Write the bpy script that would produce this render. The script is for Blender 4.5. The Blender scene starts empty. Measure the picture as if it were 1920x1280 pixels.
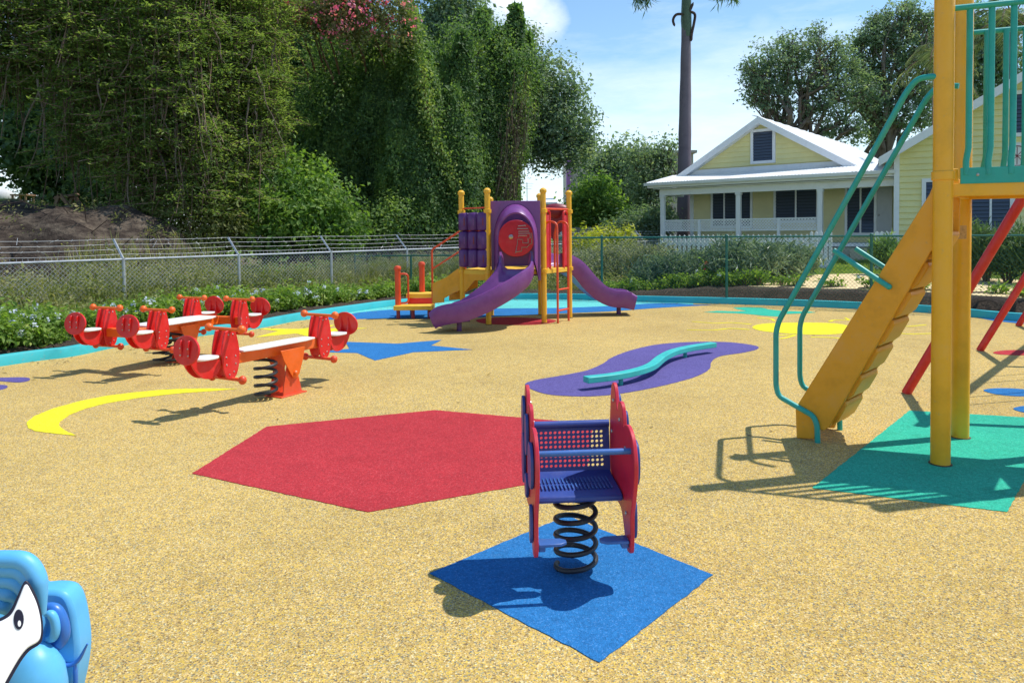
import bpy, math, random
import numpy as np
from mathutils import Vector, Matrix, noise as mnoise
random.seed(7)
RNG = np.random.default_rng(11)
sc = bpy.context.scene
COL = sc.collection
PI = math.pi

# ------------------------------------------------------------------ camera
F = 1375.0; CX, CY = 960.0, 480.0
PIT, ROLL, EYE = math.radians(2.0), 0.011, 1.6
f_ = Vector((0, math.cos(PIT), -math.sin(PIT)))
r0 = Vector((1, 0, 0)); u0 = Vector((0, math.sin(PIT), math.cos(PIT)))
r_ = r0*math.cos(ROLL) - u0*math.sin(ROLL)
u_ = r0*math.sin(ROLL) + u0*math.cos(ROLL)
C0 = Vector((0, 0, EYE))
cam = bpy.data.objects.new('camera', bpy.data.cameras.new('camera'))
COL.objects.link(cam)
M = Matrix.Identity(4)
for i in range(3):
    M[i][0] = r_[i]; M[i][1] = u_[i]; M[i][2] = -f_[i]; M[i][3] = C0[i]
cam.matrix_world = M
cam.data.lens = 36*F/1920; cam.data.sensor_width = 36; cam.data.sensor_fit = 'HORIZONTAL'
cam.data.shift_y = -160/1920; cam.data.clip_end = 2000; cam.data.clip_start = .05
sc.camera = cam

def ray(px, py):
    return f_ + r_*((px-CX)/F) + u_*((CY-py)/F)
def G(px, py, z=0.0):
    d = ray(px, py); t = (z-EYE)/d.z
    return C0 + d*t
def DP(px, py, Y):
    d = ray(px, py); return C0 + d*(Y/d.y)
def PV(px, py, P, dr):
    """point where the sight line meets the vertical plane through P along dr"""
    n = Vector((-dr[1], dr[0], 0)); d = ray(px, py)
    t = (Vector((P[0], P[1], 0))-C0).dot(n)/d.dot(n)
    return C0 + d*t

# ------------------------------------------------------------------ materials
def nn(nt, typ, **kw):
    n = nt.nodes.new(typ)
    for k, v in kw.items():
        if k in n.inputs.keys(): n.inputs[k].default_value = v
        else: setattr(n, k, v)
    return n
def ramp(nt, fac, stops, interp='LINEAR'):
    r = nt.nodes.new('ShaderNodeValToRGB'); r.color_ramp.interpolation = interp
    e = r.color_ramp.elements
    while len(e) < len(stops): e.new(.5)
    for k, (p, c) in enumerate(stops):
        e[k].position = p; e[k].color = (*c, 1) if len(c) == 3 else c
    nt.links.new(fac, r.inputs['Fac']); return r.outputs['Color']
def mixc(nt, fac, a, b, mode='MIX'):
    m = nt.nodes.new('ShaderNodeMix'); m.data_type = 'RGBA'; m.blend_type = mode
    for s, v in ((m.inputs[0], fac), (m.inputs[6], a), (m.inputs[7], b)):
        if isinstance(v, (int, float)): s.default_value = v
        elif isinstance(v, tuple): s.default_value = (*v, 1) if len(v) == 3 else v
        else: nt.links.new(v, s)
    return m.outputs[2]
def newmat(name):
    m = bpy.data.materials.new(name); m.use_nodes = True
    nt = m.node_tree; b = nt.nodes['Principled BSDF']
    return m, nt, b
def noise(nt, scale, detail=3, rough=.6, coord='Object', vec=None, scl=None):
    tc = nt.nodes.new('ShaderNodeTexCoord'); src = vec or tc.outputs[coord]
    if scl:
        mp = nt.nodes.new('ShaderNodeMapping'); mp.inputs['Scale'].default_value = scl
        nt.links.new(src, mp.inputs[0]); src = mp.outputs[0]
    n = nn(nt, 'ShaderNodeTexNoise', Scale=scale, Detail=detail, Roughness=rough)
    nt.links.new(src, n.inputs['Vector']); return n.outputs['Fac']
def bump(nt, b, h, strength=.3, dist=.01):
    bp = nn(nt, 'ShaderNodeBump', Strength=strength, Distance=dist)
    nt.links.new(h, bp.inputs['Height']); nt.links.new(bp.outputs[0], b.inputs['Normal'])

def paint(name, col, rough=.4, var=.18, spec=.5, metal=0, dirt=.25, bmp=.05, scale=6):
    """painted metal or moulded plastic: faded patches, dusty lower gloss, scuffs"""
    m, nt, b = newmat(name)
    n1 = noise(nt, scale, 5, .65)
    var *= 1.35; dirt *= 1.5; lo = tuple(c*(1-var) for c in col); g = sum(col)/3
    hi = tuple(min(1, c*(1-var*.5)+g*var*.5+var*.05) for c in col)
    c = ramp(nt, n1, [(.3, lo), (.5, col), (.72, hi)])
    n2 = noise(nt, scale*9, 6, .7)
    sp = ramp(nt, n2, [(.60, (0, 0, 0)), (.74, (1, 1, 1))])
    dm = nn(nt, 'ShaderNodeMath', operation='MULTIPLY'); dm.inputs[1].default_value = dirt
    nt.links.new(sp, dm.inputs[0])
    c = mixc(nt, dm.outputs[0], c, (.32, .27, .2))
    nt.links.new(c, b.inputs['Base Color'])
    rr = nn(nt, 'ShaderNodeMapRange'); rr.inputs['To Min'].default_value = max(.05, rough-.1); rr.inputs['To Max'].default_value = min(1, rough+.2)
    nt.links.new(n1, rr.inputs['Value']); nt.links.new(rr.outputs[0], b.inputs['Roughness'])
    b.inputs['Specular IOR Level'].default_value = spec; b.inputs['Metallic'].default_value = metal
    if bmp: bump(nt, b, n2, bmp, .004)
    return m

def rubber(name, stops, scale=150):
    """poured rubber granules: every granule its own tint, with weathered patches"""
    m, nt, b = newmat(name)
    tc = nt.nodes.new('ShaderNodeTexCoord')
    v = nn(nt, 'ShaderNodeTexVoronoi', Scale=scale); nt.links.new(tc.outputs['Object'], v.inputs['Vector'])
    sep = nt.nodes.new('ShaderNodeSeparateColor'); nt.links.new(v.outputs['Color'], sep.inputs[0])
    c = ramp(nt, sep.outputs[0], stops, 'CONSTANT')
    v3 = nn(nt, 'ShaderNodeTexVoronoi', Scale=scale*.37); nt.links.new(tc.outputs['Object'], v3.inputs['Vector'])
    sep3 = nt.nodes.new('ShaderNodeSeparateColor'); nt.links.new(v3.outputs['Color'], sep3.inputs[0])
    gg = ramp(nt, sep3.outputs[1], [(0, (.86, .86, .86)), (.5, (1, 1, 1)), (1, (1.12, 1.11, 1.08))])
    c = mixc(nt, 1.0, c, gg, 'MULTIPLY')
    n1 = noise(nt, .55, 6, .6); n2 = noise(nt, 5, 4, .7)
    w = ramp(nt, n1, [(.3, (.88, .87, .86)), (.5, (1, 1, 1)), (.7, (1.1, 1.09, 1.07))])
    c = mixc(nt, 1.0, c, w, 'MULTIPLY')
    w2 = ramp(nt, n2, [(.3, (.93, .93, .94)), (.7, (1.06, 1.06, 1.05))])
    c = mixc(nt, 1.0, c, w2, 'MULTIPLY')
    n5 = noise(nt, 1.1, 9, .74); n6 = noise(nt, 2.3, 7, .8, scl=(1, 3.2, 1))
    c = mixc(nt, 1.0, c, ramp(nt, n5, [(.55, (1, 1, 1)), (.66, (.84, .82, .80))]), 'MULTIPLY')
    c = mixc(nt, 1.0, c, ramp(nt, n6, [(.60, (1, 1, 1)), (.72, (.86, .85, .84))]), 'MULTIPLY')
    nt.links.new(c, b.inputs['Base Color']); b.inputs['Roughness'].default_value = .93
    b.inputs['Specular IOR Level'].default_value = .15
    bump(nt, b, v.outputs['Distance'], .5, .004)
    return m

def foliage(name, cols, trans=.35, rough=.55, vs=1.0):
    """leaf colours by the per-leaf attribute 'v' and a broad drift through the crown"""
    m, nt, b = newmat(name)
    at = nt.nodes.new('ShaderNodeAttribute'); at.attribute_name = 'v'
    n = noise(nt, .8*vs, 3, .6)
    a = nn(nt, 'ShaderNodeMath', operation='MULTIPLY_ADD'); a.inputs[1].default_value = .75
    nt.links.new(at.outputs['Fac'], a.inputs[0])
    s = nn(nt, 'ShaderNodeMath', operation='MULTIPLY_ADD'); s.inputs[1].default_value = 1.1; s.inputs[2].default_value = -.42
    nt.links.new(n, s.inputs[0]); nt.links.new(s.outputs[0], a.inputs[2])
    k = len(cols)
    c = ramp(nt, a.outputs[0], [(.08+.84*i/(k-1), q) for i, q in enumerate(cols)])
    nt.links.new(c, b.inputs['Base Color'])
    b.inputs['Roughness'].default_value = rough; b.inputs['Specular IOR Level'].default_value = .35
    tr = nt.nodes.new('ShaderNodeBsdfTranslucent')
    tc = mixc(nt, 1.0, c, (1.5, 1.6, .7), 'MULTIPLY'); nt.links.new(tc, tr.inputs['Color'])
    mx = nt.nodes.new('ShaderNodeMixShader'); mx.inputs[0].default_value = trans
    out = nt.nodes['Material Output']
    nt.links.new(b.outputs[0], mx.inputs[1]); nt.links.new(tr.outputs[0], mx.inputs[2]); nt.links.new(mx.outputs[0], out.inputs['Surface'])
    return m

# ------------------------------------------------------------------ mesh building
class B:
    def __init__(s): s.v = []; s.f = []; s.m = []; s.mi = 0
    def add(s, vs, fs):
        o = len(s.v); s.v += [tuple(p) for p in vs]
        for q in fs: s.f.append(tuple(o+i for i in q)); s.m.append(s.mi)
    def box(s, c, size, rot=0, M=None):
        x, y, z = (q/2 for q in size); R = M or Matrix.Rotation(rot, 3, 'Z'); c = Vector(c)
        vs = [c + R @ Vector((a*x, b*y, d*z)) for d in (-1, 1) for b in (-1, 1) for a in (-1, 1)]
        s.add(vs, [(0,2,3,1),(4,5,7,6),(0,1,5,4),(2,6,7,3),(0,4,6,2),(1,3,7,5)])
    def bar(s, a, b, w, h, up=(0,0,1)):
        """rectangular bar from a to b, w across, h along up"""
        a = Vector(a); b = Vector(b); d = (b-a); L = d.length; d.normalize(); up = Vector(up)
        x = d.cross(up)
        if x.length < 1e-4: x = d.cross(Vector((1,0,0)))
        x.normalize(); u = x.cross(d).normalized()
        vs = [p + x*(i*w/2) + u*(j*h/2) for p in (a, b) for j in (-1, 1) for i in (-1, 1)]
        s.add(vs, [(0,2,3,1),(4,5,7,6),(0,1,5,4),(2,6,7,3),(0,4,6,2),(1,3,7,5)])
    def prism(s, poly, O, ex, ey, t0, t1):
        """polygon (list of 2-D points) in the frame O, ex, ey, pushed from t0 to t1 along ex x ey"""
        O = Vector(O); ex = Vector(ex); ey = Vector(ey); ez = ex.cross(ey).normalized(); n = len(poly)
        vs = [O+ex*p[0]+ey*p[1]+ez*t for t in (t0, t1) for p in poly]
        fs = [tuple(range(n-1, -1, -1)), tuple(range(n, 2*n))]
        fs += [(i, (i+1) % n, n+(i+1) % n, n+i) for i in range(n)]
        s.add(vs, fs)
    def tube(s, pts, r, n=10, closed=False, caps=True, sx=1.0):
        pts = [Vector(p) for p in pts]; k = len(pts); rs = r if isinstance(r, (list, tuple)) else [r]*k
        T = []
        for i in range(k):
            a = pts[i-1] if (i or closed) else pts[0]; b = pts[(i+1) % k] if (i < k-1 or closed) else pts[-1]
            T.append((b-a).normalized())
        nrm = T[0].orthogonal().normalized(); vs = []
        for i in range(k):
            nrm = (nrm - T[i]*nrm.dot(T[i])).normalized(); bn = T[i].cross(nrm)
            for j in range(n):
                a = 2*PI*j/n; vs.append(pts[i] + (nrm*math.cos(a) + bn*math.sin(a)*sx)*rs[i])
        fs = []
        for i in range(k if closed else k-1):
            p = i*n; q = ((i+1) % k)*n
            fs += [(p+j, p+(j+1) % n, q+(j+1) % n, q+j) for j in range(n)]
        if caps and not closed: fs += [tuple(range(n-1, -1, -1)), tuple(range((k-1)*n, k*n))]
        s.add(vs, fs)
    def lathe(s, prof, c=(0,0,0), n=20, axis=(0,0,1)):
        """profile (radius, height) spun about axis at c"""
        c = Vector(c); R = Vector((0,0,1)).rotation_difference(Vector(axis)).to_matrix(); k = len(prof)
        vs = [c + R @ Vector((r*math.cos(2*PI*j/n), r*math.sin(2*PI*j/n), z)) for r, z in prof for j in range(n)]
        fs = [(i*n+j, i*n+(j+1) % n, (i+1)*n+(j+1) % n, (i+1)*n+j) for i in range(k-1) for j in range(n)]
        fs += [tuple(range(n-1, -1, -1)), tuple(range((k-1)*n, k*n))]
        s.add(vs, fs)
    def ball(s, c, r, n=14, sc3=(1,1,1)):
        pr = [(r*math.sin(PI*i/8+1e-3)*1.0, -r*math.cos(PI*i/8)) for i in range(9)]
        o = len(s.v); s.lathe(pr, (0,0,0), n)
        for i in range(o, len(s.v)):
            p = s.v[i]; s.v[i] = (c[0]+p[0]*sc3[0], c[1]+p[1]*sc3[1], c[2]+p[2]*sc3[2])
    def rings(s, rs, closed=True, caps=True):
        n = len(rs[0]); vs = [p for r in rs for p in r]; fs = []
        m = n if closed else n-1
        for i in range(len(rs)-1):
            fs += [(i*n+j, i*n+(j+1) % n, (i+1)*n+(j+1) % n, (i+1)*n+j) for j in range(m)]
        if caps: fs += [tuple(range(n-1, -1, -1)), tuple(range((len(rs)-1)*n, len(rs)*n))]
        s.add(vs, fs)
    def obj(s, name, mat, parent=None, bevel=0, smooth=38, W=False, sub=0):
        me = bpy.data.meshes.new(name)
        vs = s.v
        if W and parent is not None:
            L = parent.location
            if parent.parent is not None: L = L + parent.parent.location
            vs = [(p[0]-L[0], p[1]-L[1], p[2]-L[2]) for p in vs]
        me.from_pydata(vs, [], s.f); me.validate()
        mats = mat if isinstance(mat, (list, tuple)) else [mat]
        for q in mats: me.materials.append(q)
        if len(mats) > 1 and len(me.polygons) == len(s.m): me.polygons.foreach_set('material_index', s.m)
        import bmesh
        bm = bmesh.new(); bm.from_mesh(me); bmesh.ops.recalc_face_normals(bm, faces=bm.faces); bm.to_mesh(me); bm.free()
        if smooth:
            me.shade_smooth(); me.set_sharp_from_angle(angle=math.radians(smooth))
        o = bpy.data.objects.new(name, me); COL.objects.link(o)
        if parent is not None: o.parent = parent
        if sub:
            md = o.modifiers.new('sub', 'SUBSURF'); md.levels = sub; md.render_levels = sub
        if bevel:
            md = o.modifiers.new('bevel', 'BEVEL'); md.width = bevel; md.segments = 2; md.limit_method = 'ANGLE'; md.angle_limit = math.radians(40)
            md.harden_normals = False
        return o

def thing(name, label, cat, loc=(0,0,0), rz=0, group=None):
    o = bpy.data.objects.new(name, None); COL.objects.link(o)
    o.location = loc; o.rotation_euler = (0, 0, rz); o.empty_display_size = .2
    return tag(o, label, cat, group)
def tag(o, label, cat, group=None, kind=None):
    if label: o['label'] = label
    if cat: o['category'] = cat
    if group: o['group'] = group
    if kind: o['kind'] = kind
    return o
def struct(o): o['kind'] = 'structure'; return o
def dup(root, loc, rz, label):
    r = root.copy(); COL.objects.link(r); r.location = loc; r.rotation_euler = (0, 0, rz)
    if label: r['label'] = label
    for ch in list(root.children):
        c = ch.copy(); COL.objects.link(c); c.parent = r
        for g in ch.children:
            d = g.copy(); COL.objects.link(d); d.parent = c
    return r
def catmull(pts, seg=8, closed=False):
    P = [Vector(p) for p in pts]; n = len(P); out = []
    for i in range(n if closed else n-1):
        a = P[(i-1) % n] if (closed or i) else P[0]*2-P[1]
        b = P[i]; c = P[(i+1) % n]
        d = P[(i+2) % n] if (closed or i < n-2) else c*2-b
        for k in range(seg):
            t = k/seg
            out.append(.5*((2*b)+(c-a)*t+(2*a-5*b+4*c-d)*t*t+(3*b-a-3*c+d)*t**3))
    if not closed: out.append(P[-1])
    return out
def fillet(pts, r=.05, seg=5):
    P = [Vector(p) for p in pts]; out = [P[0]]
    for i in range(1, len(P)-1):
        a = (P[i-1]-P[i]); b = (P[i+1]-P[i]); q = min(r, a.length*.45, b.length*.45)
        a = P[i]+a.normalized()*q; b = P[i]+b.normalized()*q
        for k in range(seg+1):
            t = k/seg; out.append(a*(1-t)**2 + P[i]*2*t*(1-t) + b*t*t)
    out.append(P[-1]); return out

# fast numpy meshes for foliage
def nmesh(name, V, Fq, mat, parent=None, attr=None, smooth=False):
    """V (n,3) float; Fq (m,k) int faces all with k corners; attr per-face value"""
    me = bpy.data.meshes.new(name); m, k = Fq.shape
    me.vertices.add(len(V)); me.vertices.foreach_set('co', V.astype(np.float32).ravel())
    me.loops.add(m*k); me.loops.foreach_set('vertex_index', Fq.astype(np.int32).ravel())
    me.polygons.add(m); me.polygons.foreach_set('loop_start', np.arange(0, m*k, k, dtype=np.int32))
    try: me.polygons.foreach_set('loop_total', np.full(m, k, dtype=np.int32))
    except Exception: pass
    if attr is not None:
        a = me.attributes.new('v', 'FLOAT', 'FACE'); a.data.foreach_set('value', attr.astype(np.float32))
    me.update(calc_edges=True)
    me.polygons.foreach_set('use_smooth', np.full(m, bool(smooth)))
    me.materials.append(mat)
    o = bpy.data.objects.new(name, me); COL.objects.link(o)
    if parent is not None: o.parent = parent
    return o
def unit(a): return a/np.maximum(np.linalg.norm(a, axis=1, keepdims=True), 1e-9)
def leafgeo(P, N, L, W, rng, up=None, bend=.25):
    """pointed folded leaves at P, facing N, length L and width W (arrays); up pulls the leaf axis"""
    n = len(P); N = unit(N); A = rng.normal(size=(n, 3))
    if up is not None: A = A*.45 + np.asarray(up)
    A = unit(A - N*np.sum(A*N, axis=1, keepdims=True)); S = np.cross(N, A)
    L = np.broadcast_to(L, (n,))[:, None]; W = np.broadcast_to(W, (n,))[:, None]
    v0 = P; v1 = P+A*L*.45+S*W*.5+N*L*bend*.3; v2 = P+A*L-N*L*bend*.2; v3 = P+A*L*.45-S*W*.5+N*L*bend*.3
    V = np.stack([v0, v1, v2, v3], 1).reshape(-1, 3)
    return V, np.arange(4*n).reshape(n, 4)
# ------------------------------------------------------------------ light and sky
SUNV = Vector((.545, .13, 1.0)).normalized()
w = bpy.data.worlds.new('World'); sc.world = w; w.use_nodes = True
nt = w.node_tree; bg = nt.nodes['Background']; bg.inputs['Strength'].default_value = .15
sky = nt.nodes.new('ShaderNodeTexSky'); sky.sky_type = 'NISHITA'; sky.sun_disc = False
sky.sun_elevation = math.asin(SUNV.z); sky.sun_rotation = math.atan2(SUNV.x, SUNV.y)
sky.air_density = 1.0; sky.dust_density = .35; sky.ozone_density = 1.6; sky.altitude = 0
tc = nt.nodes.new('ShaderNodeTexCoord')
sx = nt.nodes.new('ShaderNodeSeparateXYZ'); nt.links.new(tc.outputs['Generated'], sx.inputs[0])
def mth(op, a, b=None, c=None):
    n = nn(nt, 'ShaderNodeMath', operation=op)
    for i, q in enumerate((a, b, c)):
        if q is None: continue
        if isinstance(q, (int, float)): n.inputs[i].default_value = q
        else: nt.links.new(q, n.inputs[i])
    return n.outputs[0]
def wnoise(vec, scale, detail, rough, scl):
    mp = nt.nodes.new('ShaderNodeMapping'); mp.inputs['Scale'].default_value = scl; nt.links.new(vec, mp.inputs[0])
    n = nn(nt, 'ShaderNodeTexNoise', Scale=scale, Detail=detail, Roughness=rough); nt.links.new(mp.outputs[0], n.inputs['Vector'])
    return n.outputs['Fac']
# high veil: thicker towards the horizon
veil = wnoise(tc.outputs['Generated'], 2.2, 8, .62, (1, 1, 4.2))
hz = mth('SUBTRACT', .74, mth('MULTIPLY', sx.outputs[2], 2.9))
vm = mth('MULTIPLY', mth('ADD', mth('MULTIPLY', mth('SUBTRACT', veil, .5), 1.9), hz), 1.15)
vm = mth('MAXIMUM', mth('MINIMUM', vm, .94), .0)
# separate bright puffs
def puff(d, tight, nz, lo, gain):
    d = Vector(d).normalized(); dp = nn(nt, 'ShaderNodeVectorMath', operation='DOT_PRODUCT')
    nt.links.new(tc.outputs['Generated'], dp.inputs[0]); dp.inputs[1].default_value = d
    g = mth('MULTIPLY', mth('SUBTRACT', dp.outputs['Value'], 1-tight), 1/tight)
    v = mth('MULTIPLY', mth('SUBTRACT', mth('ADD', g, mth('MULTIPLY', mth('SUBTRACT', nz, .5), 2.6)), lo), gain)
    return mth('MAXIMUM', mth('MINIMUM', v, 1.0), 0.0)
n2 = wnoise(tc.outputs['Generated'], 9, 9, .6, (1, 1, 1.6))
p1 = puff(ray(965, 18), .0015, n2, .1, .9)
p2 = puff(ray(1425, 50), .00035, n2, .35, 1.2)
p3 = puff(ray(1010, 50), .0010, n2, .2, .8)
p4 = puff(ray(140, 60), .003, n2, .1, 1.2)
cl = mth('MAXIMUM', mth('MAXIMUM', vm, mth('MAXIMUM', p1, p3)), mth('MAXIMUM', mth('MULTIPLY', p2, .22), p4))
c = mixc(nt, cl, mixc(nt, 1.0, sky.outputs[0], (.88, 1.03, 1.06), 'MULTIPLY'), (6.3, 6.9, 7.5))
nt.links.new(c, bg.inputs['Color'])
ld = bpy.data.lights.new('sun', 'SUN'); ld.energy = 4.0; ld.angle = math.radians(.53); ld.color = (1.0, .955, .89)
lo = bpy.data.objects.new('sun', ld); COL.objects.link(lo)
lo.rotation_euler = (-SUNV).to_track_quat('-Z', 'Y').to_euler(); lo.location = (6, 3, 12)
sc.view_settings.view_transform = 'Standard'; sc.view_settings.look = 'None'
sc.view_settings.exposure = .26; sc.view_settings.gamma = 1
sc.cycles.max_bounces = 6; sc.cycles.transparent_max_bounces = 6; sc.cycles.sample_clamp_indirect = 6
sc.cycles.use_denoising = True

# ------------------------------------------------------------------ the play area outline
KPX = [(0,687),(138,668),(255,644),(386,629),(478,617),(560,601),(640,588),(740,574),(850,565),(930,561.5),(1060,561.5),(1197,566),(1360,570),(1500,574.5),(1640,581),(1760,588),(1920,603)]
KB = [Vector((-11.5,-8,0)), Vector((-10.6,0,0)), Vector((-8.2,5.4,0))] + [G(*p) for p in KPX] + [Vector((10.2,11.2,0)), Vector((12.6,9.2,0)), Vector((14,5,0)), Vector((14.5,-8,0))]
KS = catmull(KB, 8)
KA = np.array([(p.x, p.y) for p in KS])
def sdist(x, y):
    """distance outside the kerb line, negative inside the play area"""
    P = np.stack([x, y], -1)[..., None, :]; A = KA[:-1]; D = KA[1:]-A
    t = np.clip(((P-A)*D).sum(-1)/(D*D).sum(-1), 0, 1)
    Q = A+D*t[..., None]; d2 = ((P-Q)**2).sum(-1); i = d2.argmin(-1)
    d = np.sqrt(np.take_along_axis(d2, i[..., None], -1))[..., 0]
    poly = np.vstack([KA]); n = len(poly); ins = np.zeros(x.shape, bool)
    x1, y1 = poly[:, 0], poly[:, 1]; x2, y2 = np.roll(x1, -1), np.roll(y1, -1)
    for a, b_, c_, e in zip(x1, y1, x2, y2):
        if abs(e-b_) < 1e-9: continue
        cnd = ((b_ > y) != (e > y)) & (x < (c_-a)*(y-b_)/(e-b_)+a); ins ^= cnd
    return np.where(ins, -d, d)
def sst(a, b, x):
    t = np.clip((x-a)/(b-a), 0, 1); return t*t*(3-2*t)
FL0 = np.array([-7.74, 14.6]); FLD = np.array([.67, .742]); FLN = np.array([-.742, .67])
def HH(x, y, sd=None):
    x = np.asarray(x, float); y = np.asarray(y, float)
    if sd is None: sd = sdist(x, y)
    right = sst(2.0, 5.0, x)
    h = (.06*(1-right)+.30*right)*sst(.25, .9, sd)
    d = (x-FL0[0])*FLN[0]+(y-FL0[1])*FLN[1]; a = (x-FL0[0])*FLD[0]+(y-FL0[1])*FLD[1]
    bank = sst(1.4, 5.6, d+.5*np.sin(a*.9)+.25*np.sin(a*2.3+1))*(1-sst(1.2, 6.5, a))
    h = h*(1-.3*(1-right)) + bank*(2.25+.05*np.clip(d-6, 0, 30)) + .12*sst(2, 6, d)*np.sin(x*.7)*np.cos(y*.6)
    h = h + .25*right*sst(6, 16, sd)
    return np.where(sd < .2, -.08, h)
def hz1(x, y): return float(HH(np.array([x]), np.array([y]))[0])

# ground: one sheet to the horizon
def warp(lo, hi, core0, core1, n1, n0):
    a = core0-(core0-lo)*np.linspace(1, 0, n0, endpoint=False)**2.2
    b = np.linspace(core0, core1, n1); c = core1+(hi-core1)*np.linspace(0, 1, n0+1)[1:]**2.2
    return np.concatenate([a, b, c])
gx = warp(-500, 500, -30, 32, 190, 16); gy = warp(-300, 900, -6, 46, 170, 16)
X, Y = np.meshgrid(gx, gy); SD = np.zeros(X.shape)
for i in range(0, X.shape[0], 8): SD[i:i+8] = sdist(X[i:i+8], Y[i:i+8])
Z = HH(X, Y, SD); ny, nx = X.shape
rr = np.random.default_rng(3)
Z = Z + np.where(SD > 1.0, rr.normal(size=Z.shape)*.018, 0)
_d = (X-FL0[0])*FLN[0]+(Y-FL0[1])*FLN[1]; _a = (X-FL0[0])*FLD[0]+(Y-FL0[1])*FLD[1]
for j, i in np.argwhere((_d > 1.5) & (_d < 8) & (_a < 8) & (_a > -20) & (Y < 40)):
    Z[j, i] += .42*mnoise.noise(Vector((X[j, i]*.7, Y[j, i]*.7, 0)))+.22*mnoise.noise(Vector((X[j, i]*1.7, Y[j, i]*1.7, 4)))
idx = np.arange(nx*ny).reshape(ny, nx)
Fq = np.stack([idx[:-1, :-1], idx[:-1, 1:], idx[1:, 1:], idx[1:, :-1]], -1).reshape(-1, 4)
m, nt, b = newmat('ground_soil')
at = nn(nt, 'ShaderNodeAttribute'); at.attribute_name = 'zone'
sp = nt.nodes.new('ShaderNodeSeparateColor'); nt.links.new(at.outputs['Color'], sp.inputs[0])
n1 = noise(nt, 1.6, 8, .65); n2 = noise(nt, 14, 6, .7); n3 = noise(nt, .35, 4, .6)
soil = ramp(nt, n2, [(.25, (.05, .035, .022)), (.5, (.13, .095, .062)), (.75, (.27, .21, .14))])
grs = ramp(nt, n1, [(.3, (.05, .085, .018)), (.52, (.12, .19, .03)), (.75, (.24, .27, .07))])
bnk = ramp(nt, noise(nt, 2.4, 9, .72, scl=(1, 1, 2.6)), [(.28, (.018, .014, .012)), (.45, (.055, .042, .034)), (.58, (.12, .095, .072)), (.75, (.26, .21, .16))])  # bank earth tones darkened so the colour carries its shade
def thr(ch, sc_):
    a = nn(nt, 'ShaderNodeMath', operation='ADD'); nt.links.new(ch, a.inputs[0])
    k = nn(nt, 'ShaderNodeMath', operation='MULTIPLY_ADD'); k.inputs[1].default_value = .9; k.inputs[2].default_value = -.45
    nt.links.new(n1, k.inputs[0]); nt.links.new(k.outputs[0], a.inputs[1])
    r = nn(nt, 'ShaderNodeMapRange'); r.inputs['From Min'].default_value = .4; r.inputs['From Max'].default_value = .6
    nt.links.new(a.outputs[0], r.inputs['Value']); return r.outputs[0]
c = mixc(nt, thr(sp.outputs[0], 1), soil, grs); c = mixc(nt, thr(sp.outputs[1], 1), c, bnk)
nt.links.new(c, b.inputs['Base Color']); b.inputs['Roughness'].default_value = .95; b.inputs['Specular IOR Level'].default_value = .1
bump(nt, b, n2, .9, .06)
g = nmesh('ground', np.stack([X.ravel(), Y.ravel(), Z.ravel()], 1), Fq, m, smooth=True); struct(g)
d = (X-FL0[0])*FLN[0]+(Y-FL0[1])*FLN[1]; a = (X-FL0[0])*FLD[0]+(Y-FL0[1])*FLD[1]
bankz = sst(.8, 2.0, d)*(1-sst(6.2, 7.4, d))*(1-sst(4, 10, a))
grass = np.clip(sst(.6, 2.0, SD)*.9, 0, 1)*(1-bankz)
grass = np.where((d > 0) & (d < 30) & (a > 4), .45, grass)
ca = g.data.color_attributes.new('zone', 'FLOAT_COLOR', 'POINT')
ca.data.foreach_set('color', np.stack([grass, bankz, 0*grass, 1+0*grass], -1).astype(np.float32).ravel())

# the rubber floor and its inlaid shapes
TAN = [(0, (.24, .155, .065)), (.09, (.46, .312, .10)), (.28, (.56, .382, .12)), (.44, (.63, .455, .185)), (.57, (.39, .28, .115)), (.68, (.65, .45, .085)), (.84, (.30, .30, .19)), (.89, (.68, .575, .32)), (.955, (.17, .18, .15))]
def solid(c, v=.16):
    f = lambda k: tuple(min(1, max(0, q*k)) for q in c)
    return [(0, f(1-2.2*v)), (.14, f(1-v*.6)), (.35, f(1)), (.6, f(1+v*.7)), (.8, f(1-v)), (.92, tuple(min(1, q*1.1+.04) for q in c))]
tan = rubber('tan_rubber', TAN, 175)
BLUE, TEAL, RED, PURP, YEL, AQUA = (.024, .165, .42), (.035, .43, .29), (.44, .036, .045), (.115, .095, .29), (.78, .70, .03), (.13, .55, .52)
RM = {k: rubber(k+'_rubber', solid(v, .09), 190) for k, v in dict(blue=BLUE, teal=TEAL, red=RED, purple=PURP, yellow=YEL, aqua=AQUA).items()}
q = B(); pts = [(p.x, p.y) for p in KS]
q.prism(pts, (0,0,0), (1,0,0), (0,1,0), -.1, 0)
fl = q.obj('rubber_floor', tan, smooth=0); fl['kind'] = 'structure'
ML = [0]
def inlay(name, pts, mat, z=None):
    ML[0] += 1
    z = .004 if z is None else z
    fine = []; jr = random.Random(ML[0])
    for i in range(len(pts)):
        a = Vector((pts[i][0], pts[i][1])); b_ = Vector((pts[(i+1) % len(pts)][0], pts[(i+1) % len(pts)][1])); L = (b_-a).length; n = max(1, min(60, int(L/.035)))
        fine += [a.lerp(b_, k/n)+(Vector((jr.uniform(-1, 1), jr.uniform(-1, 1)))*.0035 if k else Vector((0, 0))) for k in range(n)]
    q = B(); q.prism([(p[0], p[1]) for p in fine], (0,0,0), (1,0,0), (0,1,0), z-.003, z)
    o = q.obj(name, RM[mat], smooth=0); o['kind'] = 'structure'; return o
def gp(L, sm=False, seg=6):
    P = [G(*p) for p in L]; return catmull(P, seg, True) if sm else P
inlay('red_hexagon_marking', gp([(360,888),(500,800),(815,769),(1112,795),(1101,889),(690,960)]), 'red')
inlay('blue_square_marking', gp([(806,1075),(1063,967),(1337,1078),(1124,1242)]), 'blue')
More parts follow.
